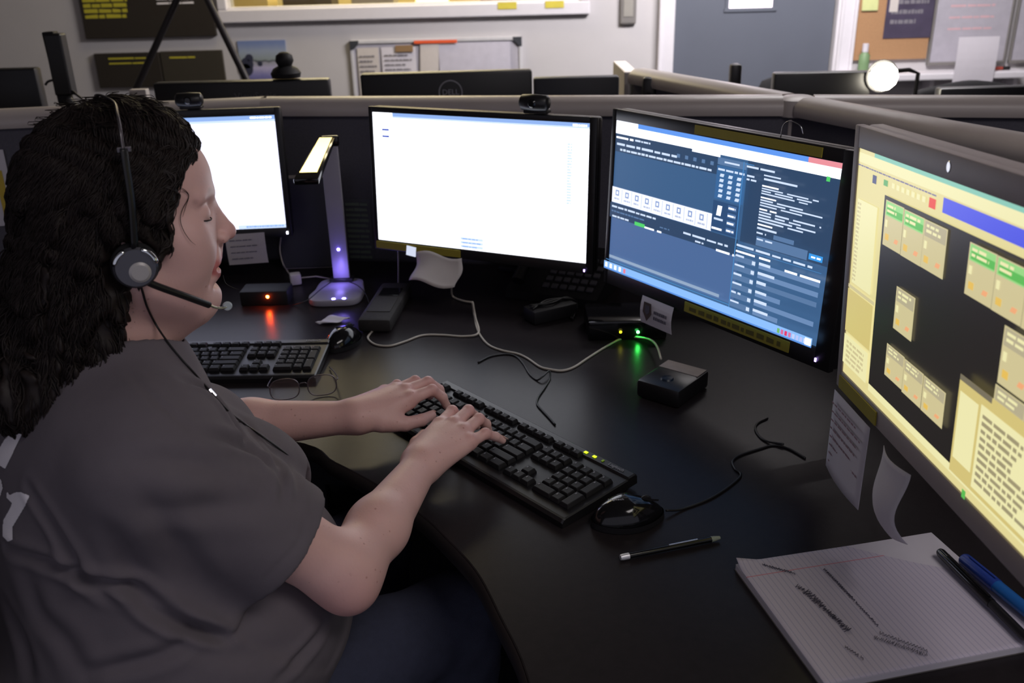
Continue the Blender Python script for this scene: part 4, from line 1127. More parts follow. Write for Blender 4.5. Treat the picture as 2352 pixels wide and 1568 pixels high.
M_HEAD = mat('yellow_reflection_gloss', (214, 200, 130), .16, metal=.85, var=.1)  # yellow light mirrored by the black head, put into the plate's colour
q = MB()
TH = Matrix.Translation((0, .05, .355)) @ Matrix.Rotation(.14, 4, 'X') @ Matrix.Translation((0, -.05, -.355))
hd = [(-.026, -.215), (.026, -.215), (.019, .045), (-.019, .045)]
q.prism(hd, .348, .362, M_GLOSSB, b=.004, T=TH)
lhead = q.build('lamp_head', t, smooth=True, angle=.5)
q = MB(); q.prism([(-.0185, -.185), (.0185, -.185), (.0145, .036), (-.0145, .036)], .3622, .3642, M_HEAD, b=.0006, T=TH); q.build('head_top_reflection', lhead)['label'] = 'glossy head top coloured with a yellow reflection'
V = emit('led_violet', (110, 96, 255), 90)
for px, py in ((766, 686), (790, 685)):
    p = at_z(px, py, DZ+.0165); q = MB(); q.lathe([(.0042, -.0004), (.0036, .0006), (0, .0008)], V, n=14, T=Matrix.Translation(p-t.location)); q.build('touch_light', t, smooth=True)
glow(t, (0, .025, .045), .10, (.30, .22, 1), .01)
p = at_y(777, 573, 2.092); q = MB(); q.lathe([(.0030, -.0004), (.0024, .0006), (0, .0008)], V, n=14, T=Matrix.Translation(p-t.location) @ Matrix.Rotation(PI/2, 4, 'X')); q.build('touch_light', t, smooth=True)
cable('cable', 'thin black cord crossing the base of the slim desk lamp', [(672, 700), (705, 690, .758), (742, 660, .765), (775, 643, .775), (815, 652, .772), (838, 672, .760), (850, 700)], .0012, M_CORD, group='black cables')
# grey upright file and green sheet on the partition
t = thing('binder', 'dark grey binder standing upright behind the slim desk lamp', 'binder', (-.515, 2.265, DZ), .03)
q = MB(); q.box((0, 0, .118), (.135, .036, .232), mat('charcoal_binder_cover', (62, 62, 70), .5), b=.004); q.build('cover', t)
q = MB(); q.box((0, .0, .118), (.125, .029, .234), M_PAPERW); q.build('pages', t)
PD_ = (J-K).normalized()
pa = math.atan2(PD_.y, PD_.x)
def on_part(px, py):
    n = Vector((-PD_.y, PD_.x, 0)); o = K-n*.0255
    d = ray(px, py); return CAM+d*((o-CAM).dot(n)/d.dot(n))
def part_sheet(p0, p1, m, label, ink=None, rows=10):
    a, c = on_part(*p0), on_part(*p1)
    t = thing('posted_sheet', label, 'paper', ((a.x+c.x)/2, (a.y+c.y)/2, min(a.z, c.z)), pa)
    w, h = (c-a).xy.length, abs(a.z-c.z)
    q = MB(); q.grid(lambda u, v: ((u-.5)*w, -.002-.003*math.sin(PI*v), v*h), 4, 4, m, thick=.0004); q.build('sheet', t)
    if ink:
        q = MB(); lines(q, -w*.45, w*.45, h*.04, h*.96, rows, -.0062, ink, seed=rows, rag=.1, word=.3, h=h/rows*.55); q.build('printed_rows', t)
part_sheet((790, 455), (862, 600), mat('dim_grey_sheet', (84, 84, 92), .8), 'dim sheet of pale green rows pinned behind the lamp column', mat('green_grey_rows', (110, 120, 108), .8), 11)
# handset, telephone and bits under the middle monitor
t = thing('handheld_radio', 'worn dark handset lying between the lamp base and the curled note', 'handset', (-.277, 1.915, DZ), -.10)
q = MB(); q.box((0, 0, .016), (.072, .24, .030), mat('worn_dark_rubber', (36, 33, 33), .75, var=.5, scale=110, bump=.5), b=.008); q.build('body', t, smooth=True, angle=.6)
q = MB(); q.box((0, -.03, .0315), (.05, .09, .002), mat('worn_dark_keypad', (42, 39, 38), .7, var=.6, scale=160)); q.build('keypad', t)
q = MB(); q.box((0, .05, .0318), (.046, .05, .002), M_GLOSSB, b=.0008); q.build('display', t)
t = thing('desk_telephone', 'dark office telephone with rows of buttons behind the middle monitor', 'telephone', (.125, 2.03, DZ), -.42)
q = MB(); q.add([(-.11, -.09, .001), (.11, -.09, .001), (.11, .09, .001), (-.11, .09, .001), (-.11, -.09, .02), (.11, -.09, .02), (.11, .09, .085), (-.11, .09, .085)], [(3, 2, 1, 0), (0, 1, 5, 4), (1, 2, 6, 5), (2, 3, 7, 6), (3, 0, 4, 7), (4, 5, 6, 7)], M_BLACKM); q.build('body', t)
TT = Matrix.Translation((0, -.09, .02)) @ Matrix.Rotation(math.atan2(.065, .18), 4, 'X')
for i in range(6):
    for j in range(5):
        q = MB(); q.box((-.02+i*.021, .03+j*.026, .003), (.016, .014, .006), mat('phone_button', (70, 68, 74), .5), TT, b=.002); q.build('button', t)
q = MB(); q.tube([TT @ Vector(p) for p in ((-.08, .012, .02), (-.08, .03, .028), (-.08, .15, .028), (-.08, .17, .02))], [.018, .015, .015, .018], M_BLACK, n=12, flat=.9); q.build('handset', t, smooth=True, angle=.8)
t = thing('cable_adapter', 'dull black power brick with folded cord right of the telephone', 'power brick', (.085, 1.86, DZ), .5)
q = MB(); q.box((0, 0, .016), (.11, .05, .030), M_BLACKM, b=.005); q.build('brick', t, smooth=True, angle=.6)
q = MB()
for k in range(3):
    q.tube(spline([(-.05, -.01+.008*k, .033+.002*k), (0, .012-.01*k, .037), (.05, .0+.006*k, .034), (.066, -.004, .018), (.03, -.034-.004*k, .004)], 6), .0022, M_CORD, n=6)
q.build('cord', t, smooth=True)
cable('cable', 'cream cable hanging down behind the curled note', [(1036, 640, .80), (1037, 660, .775), (1040, 680, .7445), (1062, 690, .7445), (1085, 694, .7445)], .0022, M_CREAMCORD, group='cream cables')
cable('cable', 'thin cream cable dropping left of the curled note', [(914, 566, .86), (915, 600, .82), (915, 655, .7425)], .0018, M_CREAMCORD, group='cream cables')
cable('cable', 'thin pale cable hanging beside the dark grey binder', [(645, 545, .83), (643, 575, .80), (650, 605, .775), (662, 625, .7445), (680, 650, .7445)], .0018, M_CREAMCORD, group='cream cables')
p = at_z(678, 634, .76)
t = thing('plug_adapter', 'small pale plug adapter beside the lamp base', 'adapter', (p.x, p.y, DZ), .3)
q = MB(); q.box((0, 0, .014), (.026, .03, .026), M_PAPERW, b=.004); q.build('body', t, smooth=True, angle=.6)
q = MB(); q.tube([(.012, 0, .014), (.05, .004, .012), (.085, -.012, .006)], .0018, M_CREAMCORD, n=6); q.build('lead', t, smooth=True)
# pale folded cloth on the desk behind the far mouse
p = at_z(765, 738, DZ+.004)
t = thing('cleaning_cloth', 'small pale folded cloth lying behind the far mouse', 'cloth', (p.x, p.y, DZ), .25)
q = MB(); q.grid(lambda u, v: ((u-.5)*.075*(.75+.25*math.sin(PI*v)), (v-.5)*.045*math.sin(PI*min(.93, max(.07, u)))+.01*math.sin(2.5*u), .004+.004*math.sin(4*u+3*v)**2), 16, 10, M_PAPER, thick=.0015); q.build('cloth', t, smooth=True)
# spectacles
t = thing('spectacles', 'thin rimmed spectacles lying open in front of the far keyboard', 'spectacles', at_z(700, 915, DZ), .22)
M_RIM = mat('dark_wire_rim', (112, 104, 108), .3, metal=.8)
TL = Matrix.Translation((0, 0, .001)) @ Matrix.Rotation(.42, 4, 'X')
for s in (-1, 1):
    P = []
    for k in range(37):
        a = 2*PI*k/36
        P.append((s*.033+.0255*math.copysign(abs(math.cos(a))**.75, math.cos(a)), .0, .020+.0185*math.copysign(abs(math.sin(a))**.75, math.sin(a))))
    q = MB(); q.tube([TL @ Matrix.Rotation(-.7, 4, 'X') @ Vector(p) for p in P], .0011, M_RIM, n=6, caps=False); rim = q.build('rim', t, smooth=True)
    q = MB(); q.add([(0, 0, 0)]+[], [], glass_mat('lens_glass', gloss=.35))
    q.v = []
    c0 = Vector((s*.033, 0, .020))
    q.add([c0]+P[:36], [(0, k+1, (k+1) % 36+1) for k in range(36)], glass_mat('lens_glass', gloss=.35), TL @ Matrix.Rotation(-.7, 4, 'X')); q.build('lens', rim)
    e = TL @ Matrix.Rotation(-.7, 4, 'X') @ Vector((s*.059, 0, .026))
    q = MB(); q.tube(spline([e, e+Vector((s*.003, .01, -.0)), Vector((s*.058, .07, .014)), Vector((s*.05, .12, .004))], 6), .0012, M_RIM, n=6); q.build('temple', t, smooth=True)
q = MB(); q.tube([TL @ Matrix.Rotation(-.7, 4, 'X') @ Vector(p) for p in ((-.008, 0, .024), (-.004, 0, .028), (.004, 0, .028), (.008, 0, .024))], .001, M_RIM, n=6); q.build('bridge', t, smooth=True)
# paper posted at the far left
DL = (K-Vector((-2.3, 2.13, 0))).normalized()
c = at_y(8, 432, 2.27); c = Vector((c.x, 2.13+(c.x+2.3)*DL.y/DL.x-.030, c.z))
t = thing('posted_sheet', 'white sheet with a yellow printed column pinned at the far left edge', 'paper', c, math.atan2(DL.y, DL.x))
q = MB(); q.grid(lambda u, v: ((u-.5)*.20-.08, -.002-.003*math.sin(PI*v), (v-.5)*.19), 4, 4, M_PAPER, thick=.0004); q.build('sheet', t)
q = MB(); q.box((-.002, -.0065, -.02), (.018, .001, .13), mat('yellow_print_column', (196, 168, 60), .7)); q.build('printed_column', t)
# ------------------------------------------------------------------ the seated woman
# bodies are grown from signed distance fields and polygonised by surface nets
def A3(*v): return np.array(v, float)
class Field:
    """list of (group k, primitives); primitives are rounded cones and ellipsoids in world space"""
    def __init__(s): s.ops = []
    def cone(s, a, b, r1, r2, k=.01, mode='u'): s.ops.append(('c', np.array(a, float), np.array(b, float), r1, r2, k, mode)); return s
    def ell(s, c, R, rad, k=.01, mode='u'): s.ops.append(('e', np.array(c, float), np.array(R, float), np.array(rad, float), None, k, mode)); return s
    def sph(s, c, r, k=.01, mode='u'): return s.ell(c, np.eye(3), (r, r, r), k, mode)
    def chain(s, pts, rs, k=.01, k0=None, mode='u'):
        """a limb: its own union is plain, the whole is blended into the rest with k"""
        s.ops.append(('h', [np.array(p, float) for p in pts], list(rs), None, None, k, mode)); return s
    def plane(s, p, n, k=.003): s.ops.append(('p', np.array(p, float), np.array(n, float)/np.linalg.norm(n), None, None, k, 'i')); return s
def d_cone(P, a, b, r1, r2):
    ba = b-a
    L2 = ba @ ba
    t = np.clip(((P-a) @ ba)/L2, 0, 1)
    d = P-a-t[..., None]*ba
    return np.sqrt((d*d).sum(-1))-(r1+(r2-r1)*t)
def d_ell(P, c, R, rad):
    q = (P-c) @ R
    k0 = np.sqrt(((q/rad)**2).sum(-1))
    k1 = np.sqrt(((q/rad**2)**2).sum(-1))
    return k0*(k0-1)/np.maximum(k1, 1e-9)
def op_d(P, o):
    t = o[0]
    if t == 'c': return d_cone(P, o[1], o[2], o[3], o[4])
    if t == 'e': return d_ell(P, o[1], o[2], o[3])
    if t == 'h':
        d = None
        for i in range(len(o[1])-1):
            e = d_cone(P, o[1][i], o[1][i+1], o[2][i], o[2][i+1])
            if d is None: d = e
            else:
                h = np.maximum(.003-np.abs(d-e), 0)/.003
                d = np.minimum(d, e)-h*h*.003*.25
        return d
    if t == 'p': return (P-o[1]) @ o[2]
def op_box(o):
    t = o[0]
    if t == 'c': r = max(o[3], o[4]); return np.minimum(o[1], o[2])-r, np.maximum(o[1], o[2])+r
    if t == 'e': r = max(o[3]); return o[1]-r, o[1]+r
    if t == 'h': r = max(o[2]); q = np.array(o[1]); return q.min(0)-r, q.max(0)+r
    return A3(-9, -9, -9), A3(9, 9, 9)
def comb(D, d, k, mode):
    if mode == 'u':
        h = np.maximum(k-np.abs(D-d), 0)/k
        return np.minimum(D, d)-h*h*k*.25
    if mode == 's':
        d = -d
    h = np.maximum(k-np.abs(D-d), 0)/k
    return np.maximum(D, d)+h*h*k*.25
def field_eval(F, P, cen=None, half=0.):
    """P (..., 3); with cen (blocks) ops far from a block are skipped"""
    D = np.full(P.shape[:-1], 1.)
    for o in F.ops:
        if cen is None:
            D = comb(D, op_d(P, o), o[5], o[6])
        else:
            lo, hi = op_box(o)
            m = half+o[5]+.01
            idx = np.where(((cen > lo-m) & (cen < hi+m)).all(-1))[0]
            if len(idx):
                D[idx] = comb(D[idx], op_d(P[idx], o), o[5], o[6])
    return D
def polygonise(F, lo, hi, h, extra=None):
    B = 12
    lo = np.array(lo, float); hi = np.array(hi, float)
    nb = np.ceil((hi-lo)/(h*B)).astype(int)
    g = np.stack(np.meshgrid(*[np.arange(n) for n in nb], indexing='ij'), -1).reshape(-1, 3)
    cen = lo+(g+.5)*h*B
    half = h*B*.5
    D = np.concatenate([field_eval(F, c) for c in np.array_split(cen, max(1, len(cen)//20000))])
    act = np.abs(D) < half*2.0+.012
    g, cen = g[act], cen[act]
    ar = np.arange(B+1)
    off = np.stack(np.meshgrid(ar, ar, ar, indexing='ij'), -1)
    NX = nb*B+2
    keyf = lambda c: (c[..., 0]+1)*((NX[1]+1)*(NX[2]+1))+(c[..., 1]+1)*(NX[2]+1)+(c[..., 2]+1)
    Vk, Vp, Q = [], [], []
    corners = np.array([(i, j, k) for i in (0, 1) for j in (0, 1) for k in (0, 1)])
    edges = [(a, b) for a in range(8) for b in range(a+1, 8) if np.abs(corners[a]-corners[b]).sum() == 1]
    for s in range(0, len(g), 300):
        gi, ce = g[s:s+300], cen[s:s+300]
        base = gi*B
        P = lo+(base[:, None, None, None]+off)*h
        d = field_eval(F, P, ce, half)
        if extra is not None:
            d = d+extra(P)
        ins = d < 0
        c = ins[:, :-1, :-1, :-1]
        c8 = np.stack([ins[:, a[0]:a[0]+B, a[1]:a[1]+B, a[2]:a[2]+B] for a in corners], -1)
        mixed = c8.any(-1) & ~c8.all(-1)
        bi, i, j, k = np.where(mixed)
        if len(bi):
            d8 = np.stack([d[bi, i+a[0], j+a[1], k+a[2]] for a in corners], -1)
            acc = np.zeros((len(bi), 3)); cnt = np.zeros(len(bi))
            for a, b in edges:
                m = (d8[:, a] < 0) != (d8[:, b] < 0)
                t = d8[m, a]/(d8[m, a]-d8[m, b])
                acc[m] += corners[a]+t[:, None]*(corners[b]-corners[a])
                cnt[m] += 1
            cc = base[bi]+np.stack([i, j, k], -1)
            Vk.append(keyf(cc)); Vp.append(lo+(cc+acc/cnt[:, None])*h)
        for ax in range(3):
            sl0 = ins[:, :B, :B, :B]
            o1 = [slice(None), slice(0, B), slice(0, B), slice(0, B)]; o1[ax+1] = slice(1, B+1)
            sl1 = ins[tuple(o1)]
            bi, i, j, k = np.where(sl0 != sl1)
            if not len(bi): continue
            cc = base[bi]+np.stack([i, j, k], -1)
            u, v = (ax+1) % 3, (ax+2) % 3
            du = np.zeros(3, int); du[u] = 1
            dv = np.zeros(3, int); dv[v] = 1
            q = np.stack([keyf(cc-du-dv), keyf(cc-dv), keyf(cc), keyf(cc-du)], -1)
            flip = ~sl0[bi, i, j, k]
            q[flip] = q[flip][:, ::-1]
            Q.append(q)
    Vk = np.concatenate(Vk); Vp = np.concatenate(Vp); Q = np.concatenate(Q)
    Vk, ui = np.unique(Vk, return_index=True); Vp = Vp[ui]
    ix = np.searchsorted(Vk, Q); ix = np.minimum(ix, len(Vk)-1)
    ok = (Vk[ix] == Q).all(1)
    return Vp, ix[ok]
def keep_big(V, F, n_min=400):
    """drop specks"""
    par = np.arange(len(V))
    e = np.concatenate([F[:, [0, 1]], F[:, [1, 2]], F[:, [2, 3]]])
    for _ in range(400):
        a, b = par[e[:, 0]], par[e[:, 1]]
        m = np.minimum(a, b)
        old = par.copy()
        np.minimum.at(par, e[:, 0], m); np.minimum.at(par, e[:, 1], m)
        np.minimum.at(par, a, m); np.minimum.at(par, b, m)
        par = par[par]
        if (par == old).all(): break
    cnt = np.bincount(par, minlength=len(V))
    good = cnt[par] >= n_min
    ren = np.cumsum(good)-1
    Fk = good[F].all(1)
    return V[good], ren[F[Fk]]
def mesh_obj(name, V, F, m, parent, smooth=True):
    me = bpy.data.meshes.new(name)
    me.vertices.add(len(V)); me.vertices.foreach_set('co', np.asarray(V, np.float32).ravel())
    n = F.shape[1]
    me.loops.add(F.size); me.loops.foreach_set('vertex_index', F.astype(np.int32).ravel())
    me.polygons.add(len(F)); me.polygons.foreach_set('loop_start', np.arange(0, F.size, n, dtype=np.int32))
    me.update(calc_edges=True)
    me.polygons.foreach_set('use_smooth', np.ones(len(F), bool))
    me.materials.append(m)
    o = bpy.data.objects.new(name, me); COL.objects.link(o)
    o.parent = parent
    return o
def relax(V, F, it=2, lam=.5, w=None):
    e = np.concatenate([F[:, [0, 1]], F[:, [1, 2]], F[:, [2, 3]], F[:, [3, 0]]])
    for _ in range(it):
        acc = np.zeros_like(V); cnt = np.zeros(len(V))
        np.add.at(acc, e[:, 0], V[e[:, 1]]); np.add.at(acc, e[:, 1], V[e[:, 0]])
        np.add.at(cnt, e[:, 0], 1); np.add.at(cnt, e[:, 1], 1)
        d = (acc/cnt[:, None]-V)*lam
        V = V+(d if w is None else d*w[:, None])
    return V
def normals(V, F):
    a, b, c = V[F[:, 0]], V[F[:, 1]], V[F[:, 2]]
    n = np.cross(b-a, c-a)
    N = np.zeros_like(V)
    for k in range(F.shape[1]): np.add.at(N, F[:, k], n)
    return N/np.maximum(np.linalg.norm(N, axis=1), 1e-12)[:, None]

SX, SY = -.50, .95                                     # seat centre
fw = A3(.77, .64, 0); fw /= np.linalg.norm(fw)
lf = A3(-fw[1], fw[0], 0)
UPZ = A3(0, 0, 1)
RB = np.stack([fw, lf, UPZ], 1)                        # body axes as columns
def bp(f, l, z, o=(SX, SY, 0)): return A3(*o)+fw*f+lf*l+UPZ*z
# head frame
HO = A3(-.4376, 1.0231, 1.1865)
hy = .415
Rh = np.array(Matrix.Rotation(hy, 3, 'Z') @ Matrix.Rotation(.04, 3, 'Y'))
def hp(x, y, z): return HO+Rh @ A3(x, y, z)
SHR, SHL = A3(-.392, .868, .975), A3(-.615, 1.115, .985)
ELR, ELL = A3(-.209, .920, .781), A3(-.52, 1.30, .785)
WRR, WRL = A3(-.133, 1.150, .797), A3(-.250, 1.293, .802)
NB = A3(-.475, .995, 1.045)                            # neck base

person = thing('person', 'woman in a dark grey T-shirt and headset typing at the front keyboard', 'person', (SX, SY, 0), 0)
PO = A3(SX, SY, 0)
def hand(F, wr, el, d, mir, s=1., off=None):
    d = A3(d[0], d[1], 0); d /= np.linalg.norm(d)
    l = A3(-d[1], d[0], 0)*mir
    p = lambda x, y, z: wr+(d*x+l*y)*s+UPZ*z
    # back of the hand
    F.ell(p(.060, .002, .006), np.stack([d, l, UPZ], 1), (.052, .037, .017), .018)
    for (x, y, z, r) in ((.086, .027, .014, .0125), (.090, .005, .018, .0125), (.084, -.016, .014, .012), (.074, -.034, .006, .0115)):
        F.cone(p(.0, y*.35, .002), p(x, y, z), .019, r, .012)
    F.cone(p(.004, .016, -.002), p(.045, .036, -.008), .015, .0145, .016)          # ball of the thumb
    fing = [[(.088, .027, .014), (.128, .031, .019), (.146, .033, .001), (.153, .034, -.018)],
            [(.092, .005, .018), (.136, .006, .022), (.156, .008, .003), (.163, .009, -.018)],
            [(.085, -.016, .014), (.126, -.019, .018), (.146, -.019, .000), (.153, -.018, -.018)],
            [(.074, -.034, .007), (.104, -.043, .009), (.124, -.049, -.004), (.137, -.053, -.016)]]
    rad = [(.0112, .0088, .0080, .0066), (.0112, .0090, .0080, .0068), (.0106, .0086, .0077, .0066), (.0098, .0078, .0070, .0060)]
    if off: fing = off(fing)
    for q, r in zip(fing, rad):
        F.chain([p(*a) for a in q], r, .0045)
    th = [(.030, .034, -.006), (.060, .052, -.010), (.088, .058, -.012), (.108, .054, -.017)]
    if off: th = off([th], True)[0]
    F.chain([p(*a) for a in th], (.0145, .0115, .0100, .0080), .008)
    # knuckles and tendons
    for q in fing:
        a = q[0]; F.sph(p(a[0], a[1], a[2]+.004), .0088, .006)
        b = q[1]; F.sph(p(b[0], b[1], b[2]+.0005), .0088, .003)
    return p, fing, th
Bd = Field()
# torso under the shirt
Bd.ell(bp(.00, 0, .58), RB, (.17, .19, .14), .05)
Bd.ell(bp(.04, 0, .74), RB, (.15, .165, .15), .08)
Bd.ell(A3(-.475, .985, .88), RB, (.12, .155, .15), .08)
Bd.cone(SHR+A3(-.02, .03, .0), SHL+A3(.02, -.03, 0), .058, .058, .06)
# neck
Bd.cone(NB-UPZ*.03, hp(-.022, 0, -.05), .064, .054, .03)
# upper arms and forearms
def arm(sh, el, wr, hd):
    Bd.cone(sh, el, .052, .0390, .03)
    m = el*.62+wr*.38
    Bd.cone(el, m, .0385, .0380, .03)
    Bd.cone(m, wr, .0382, .0245, .02)
    Bd.cone(wr, wr+hd*.02, .0235, .021, .02)
hdR = A3(.50, .866, 0); hdL = A3(.80, .60, 0)
arm(SHR, ELR, WRR, hdR)
Bd.sph(ELR+A3(.006, -.012, -.016), .024, .02)
arm(SHL, ELL, WRL, hdL)
pR = hand(Bd, WRR, ELR, hdR, 1, 1.0)
def offL(fs, thumb=False):
    if thumb:
        return [[(.030, .034, -.008), (.062, .050, -.014), (.092, .052, -.016), (.116, .044, -.018)]]
    return [[(a[0]*1.0, a[1]*1.0, a[2]) for a in q] for q in fs]
pL = hand(Bd, WRL, ELL, hdL, -1, .98, offL)
# head
H_E = lambda x, y, z, a, b, c, k=.02, m='u': Bd.ell(hp(x, y, z), Rh, (a, b, c), k, m)
H_C = lambda p, q, r1, r2, k=.01, m='u': Bd.cone(hp(*p), hp(*q), r1, r2, k, m)
H_E(-.004, 0, .050, .096, .074, .082)
H_E(.046, 0, .056, .050, .060, .052)
H_E(.042, 0, -.030, .045, .055, .070, .03)
for s in (-1, 1):
    H_C((.0, s*.058, -.045), (.062, s*.020, -.090), .018, .015, .045)
    H_E(.058, s*.037, -.022, .027, .023, .026, .035)      # smiling cheek
    H_E(.048, s*.047, .000, .026, .018, .016, .03)
    H_C((.091, s*.010, .039), (.078, s*.046, .042), .007, .006, .012)
H_E(.078, 0, -.044, .020, .028, .026, .02)
H_E(.072, 0, .000, .024, .030, .034, .02)
H_E(.079, 0, -.088, .0145, .017, .015, .014)
H_C((.055, 0, -.098), (-.005, 0, -.125), .021, .040, .03)
for s in (-1, 1):
    H_E(.099, s*.038, .023, .015, .013, .010, .014, 's')
    H_E(.0755, s*.034, .0215, .0145, .0155, .0130, .004)     # lidded eyes
H_C((.091, 0, .026), (.109, 0, -.008), .0072, .0092, .010)
H_E(.1095, 0, -.0125, .0108, .0095, .0088, .007)
for s in (-1, 1):
    H_E(.1005, s*.0115, -.0165, .0095, .0065, .0068, .005)
    H_E(.1025, s*.0075, -.0245, .0055, .0036, .0040, .003, 's')
H_C((.100, 0, -.026), (.0975, 0, -.034), .004, .005, .006)
H_C((.094, 0, -.0715), (.082, .018, -.070), .003, .002, .010, 's'); H_C((.094, 0, -.0715), (.082, -.018, -.070), .003, .002, .010, 's')
for s in (-1, 1):
    H_C((.097, s*.019, -.022), (.087, s*.032, -.046), .0034, .0036, .007, 's'); H_C((.087, s*.032, -.046), (.082, s*.033, -.064), .0036, .0020, .007, 's')
# open smiling mouth
H_E(.094, 0, -.0505, .020, .0265, .0060, .002, 's')
for s in (-1, 1):
    H_C((.0955, 0, -.0415), (.0925, s*.014, -.0420), .0050, .0042, .003); H_C((.0925, s*.014, -.0420), (.0860, s*.0275, -.0450), .0042, .0026, .003)
    H_C((.0918, 0, -.0595), (.0900, s*.014, -.0578), .0052, .0050, .003); H_C((.0900, s*.014, -.0575), (.0850, s*.0275, -.0480), .0050, .0028, .003)
    H_E(.000, s*.076, -.004, .016, .009, .030, .006)         # ears
V, Fc = polygonise(Bd, (-.86, .66, .42), (.06, 1.50, 1.36), .0021)
V, Fc = keep_big(V, Fc, 2000)
V = relax(V, Fc, 1, .5)
M_SKIN = mat('skin', (226, 182, 174), .5, var=.10, scale=22, bump=.10, bscale=260, sub=.12)
nt = M_SKIN.node_tree; pb = nt.nodes['Principled BSDF']
lk = pb.inputs['Base Color'].links[0].from_socket
tc = [n for n in nt.nodes if n.type == 'TEX_COORD'][0]
n1 = nt.nodes.new('ShaderNodeTexVoronoi'); n1.inputs['Scale'].default_value = 95; nt.links.new(tc.outputs['Object'], n1.inputs['Vector'])
n2 = nt.nodes.new('ShaderNodeTexNoise'); n2.inputs['Scale'].default_value = 40; nt.links.new(tc.outputs['Object'], n2.inputs['Vector'])
r1 = nt.nodes.new('ShaderNodeMapRange'); r1.inputs[1].default_value = .10; r1.inputs[2].default_value = .17; r1.inputs[3].default_value = 1; r1.inputs[4].default_value = 0; nt.links.new(n1.outputs['Distance'], r1.inputs[0])
r2 = nt.nodes.new('ShaderNodeMapRange'); r2.inputs[1].default_value = .48; r2.inputs[2].default_value = .56; nt.links.new(n2.outputs[0], r2.inputs[0])
mm = nt.nodes.new('ShaderNodeMath'); mm.operation = 'MULTIPLY'; nt.links.new(r1.outputs[0], mm.inputs[0]); nt.links.new(r2.outputs[0], mm.inputs[1])
m9 = nt.nodes.new('ShaderNodeMath'); m9.operation = 'MULTIPLY'; m9.inputs[1].default_value = .42; nt.links.new(mm.outputs[0], m9.inputs[0])
mxf = nt.nodes.new('ShaderNodeMix'); mxf.data_type = 'RGBA'; nt.links.new(m9.outputs[0], mxf.inputs[0]); nt.links.new(lk, mxf.inputs[6]); mxf.inputs[7].default_value = (*lin((150, 88, 70)), 1)
# lips, brows and knuckle redness come from a vertex attribute
at = nt.nodes.new('ShaderNodeAttribute'); at.attribute_name = 'lip'
mxl = nt.nodes.new('ShaderNodeMix'); mxl.data_type = 'RGBA'; nt.links.new(at.outputs['Fac'], mxl.inputs[0]); nt.links.new(mxf.outputs[2], mxl.inputs[6]); mxl.inputs[7].default_value = (*lin((192, 112, 110)), 1)
at2 = nt.nodes.new('ShaderNodeAttribute'); at2.attribute_name = 'brow'
mxb = nt.nodes.new('ShaderNodeMix'); mxb.data_type = 'RGBA'; nt.links.new(at2.outputs['Fac'], mxb.inputs[0]); nt.links.new(mxl.outputs[2], mxb.inputs[6]); mxb.inputs[7].default_value = (*lin((112, 78, 66)), 1)
nt.links.new(mxb.outputs[2], pb.inputs['Base Color'])
body = mesh_obj('body', V-PO, Fc, M_SKIN, person)
body['label'] = 'bare skin of face, neck, arms and hands'
Lc = (V-HO) @ Rh
lip = np.zeros(len(V))
for a, b, r in (*[((.0975, 0, -.0425), (.0945, s*.014, -.0430), .0044) for s in (-1, 1)], *[((.0945, s*.014, -.0430), (.0880, s*.0275, -.0455), .0038) for s in (-1, 1)], *[((.0955, 0, -.0590), (.0925, s*.014, -.0570), .0054) for s in (-1, 1)], *[((.0925, s*.014, -.0570), (.0870, s*.0275, -.0480), .0044) for s in (-1, 1)]):
    lip = np.maximum(lip, np.clip(1.7-d_cone(Lc, A3(*a), A3(*b), r*.5, r*.5)/r, 0, 1))
for q, sgn in ((pR, 1), (pL, -1)):
    for fg in q[1]:
        for j in (0, 1):
            c = q[0](*fg[j]); lip = np.maximum(lip, .30*np.clip(1.6-np.linalg.norm(V-c, axis=1)/.012, 0, 1))
lip = np.maximum(lip, .30*np.clip(1.5-np.linalg.norm(V-(ELR+A3(.0, -.02, -.02)), axis=1)/.04, 0, 1))
lip = np.maximum(lip, .35*np.clip(1.6-np.linalg.norm(Lc-A3(.115, 0, -.015), axis=1)/.013, 0, 1)*(Lc[:, 0] > .06))
brow = np.zeros(len(V))
for s in (-1, 1):
    for a, b in (((.096, s*.014, .040), (.090, s*.034, .046)), ((.090, s*.034, .046), (.072, s*.052, .040))):
        brow = np.maximum(brow, .38*np.clip(1.2-d_cone(Lc, A3(*a), A3(*b), .0005, .0005)/.0040, 0, 1))
for nm, arr in (('lip', lip), ('brow', brow)):
    a_ = body.data.attributes.new(nm, 'FLOAT', 'POINT'); a_.data.foreach_set('value', arr.astype(np.float32))
def hv(*p): return Vector(hp(*p)-PO)
q = MB(); q.grid(lambda u, v: hv(.0900-.012*(2*u-1)**2, .046*(u-.5), -.0455-.0080*v), 16, 3, mat('teeth', (206, 196, 180), .3), thick=.002); q.build('teeth', person, smooth=True)
q = MB()
for s in (-1, 1):
    P = [hv(.0760+.0156*math.cos(a)*math.cos(-.42), s*.034+s*.0158*math.sin(a), .0215-.0052-.002*math.cos(a)) for a in [(-.4+1.9*k/14) for k in range(15)]]
    q.tube(P, [.0004]+[.0009]*13+[.0004], mat('dark_lashes', (34, 26, 26), .6), n=5)
q.build('eyelashes', person, smooth=True)
q = MB()
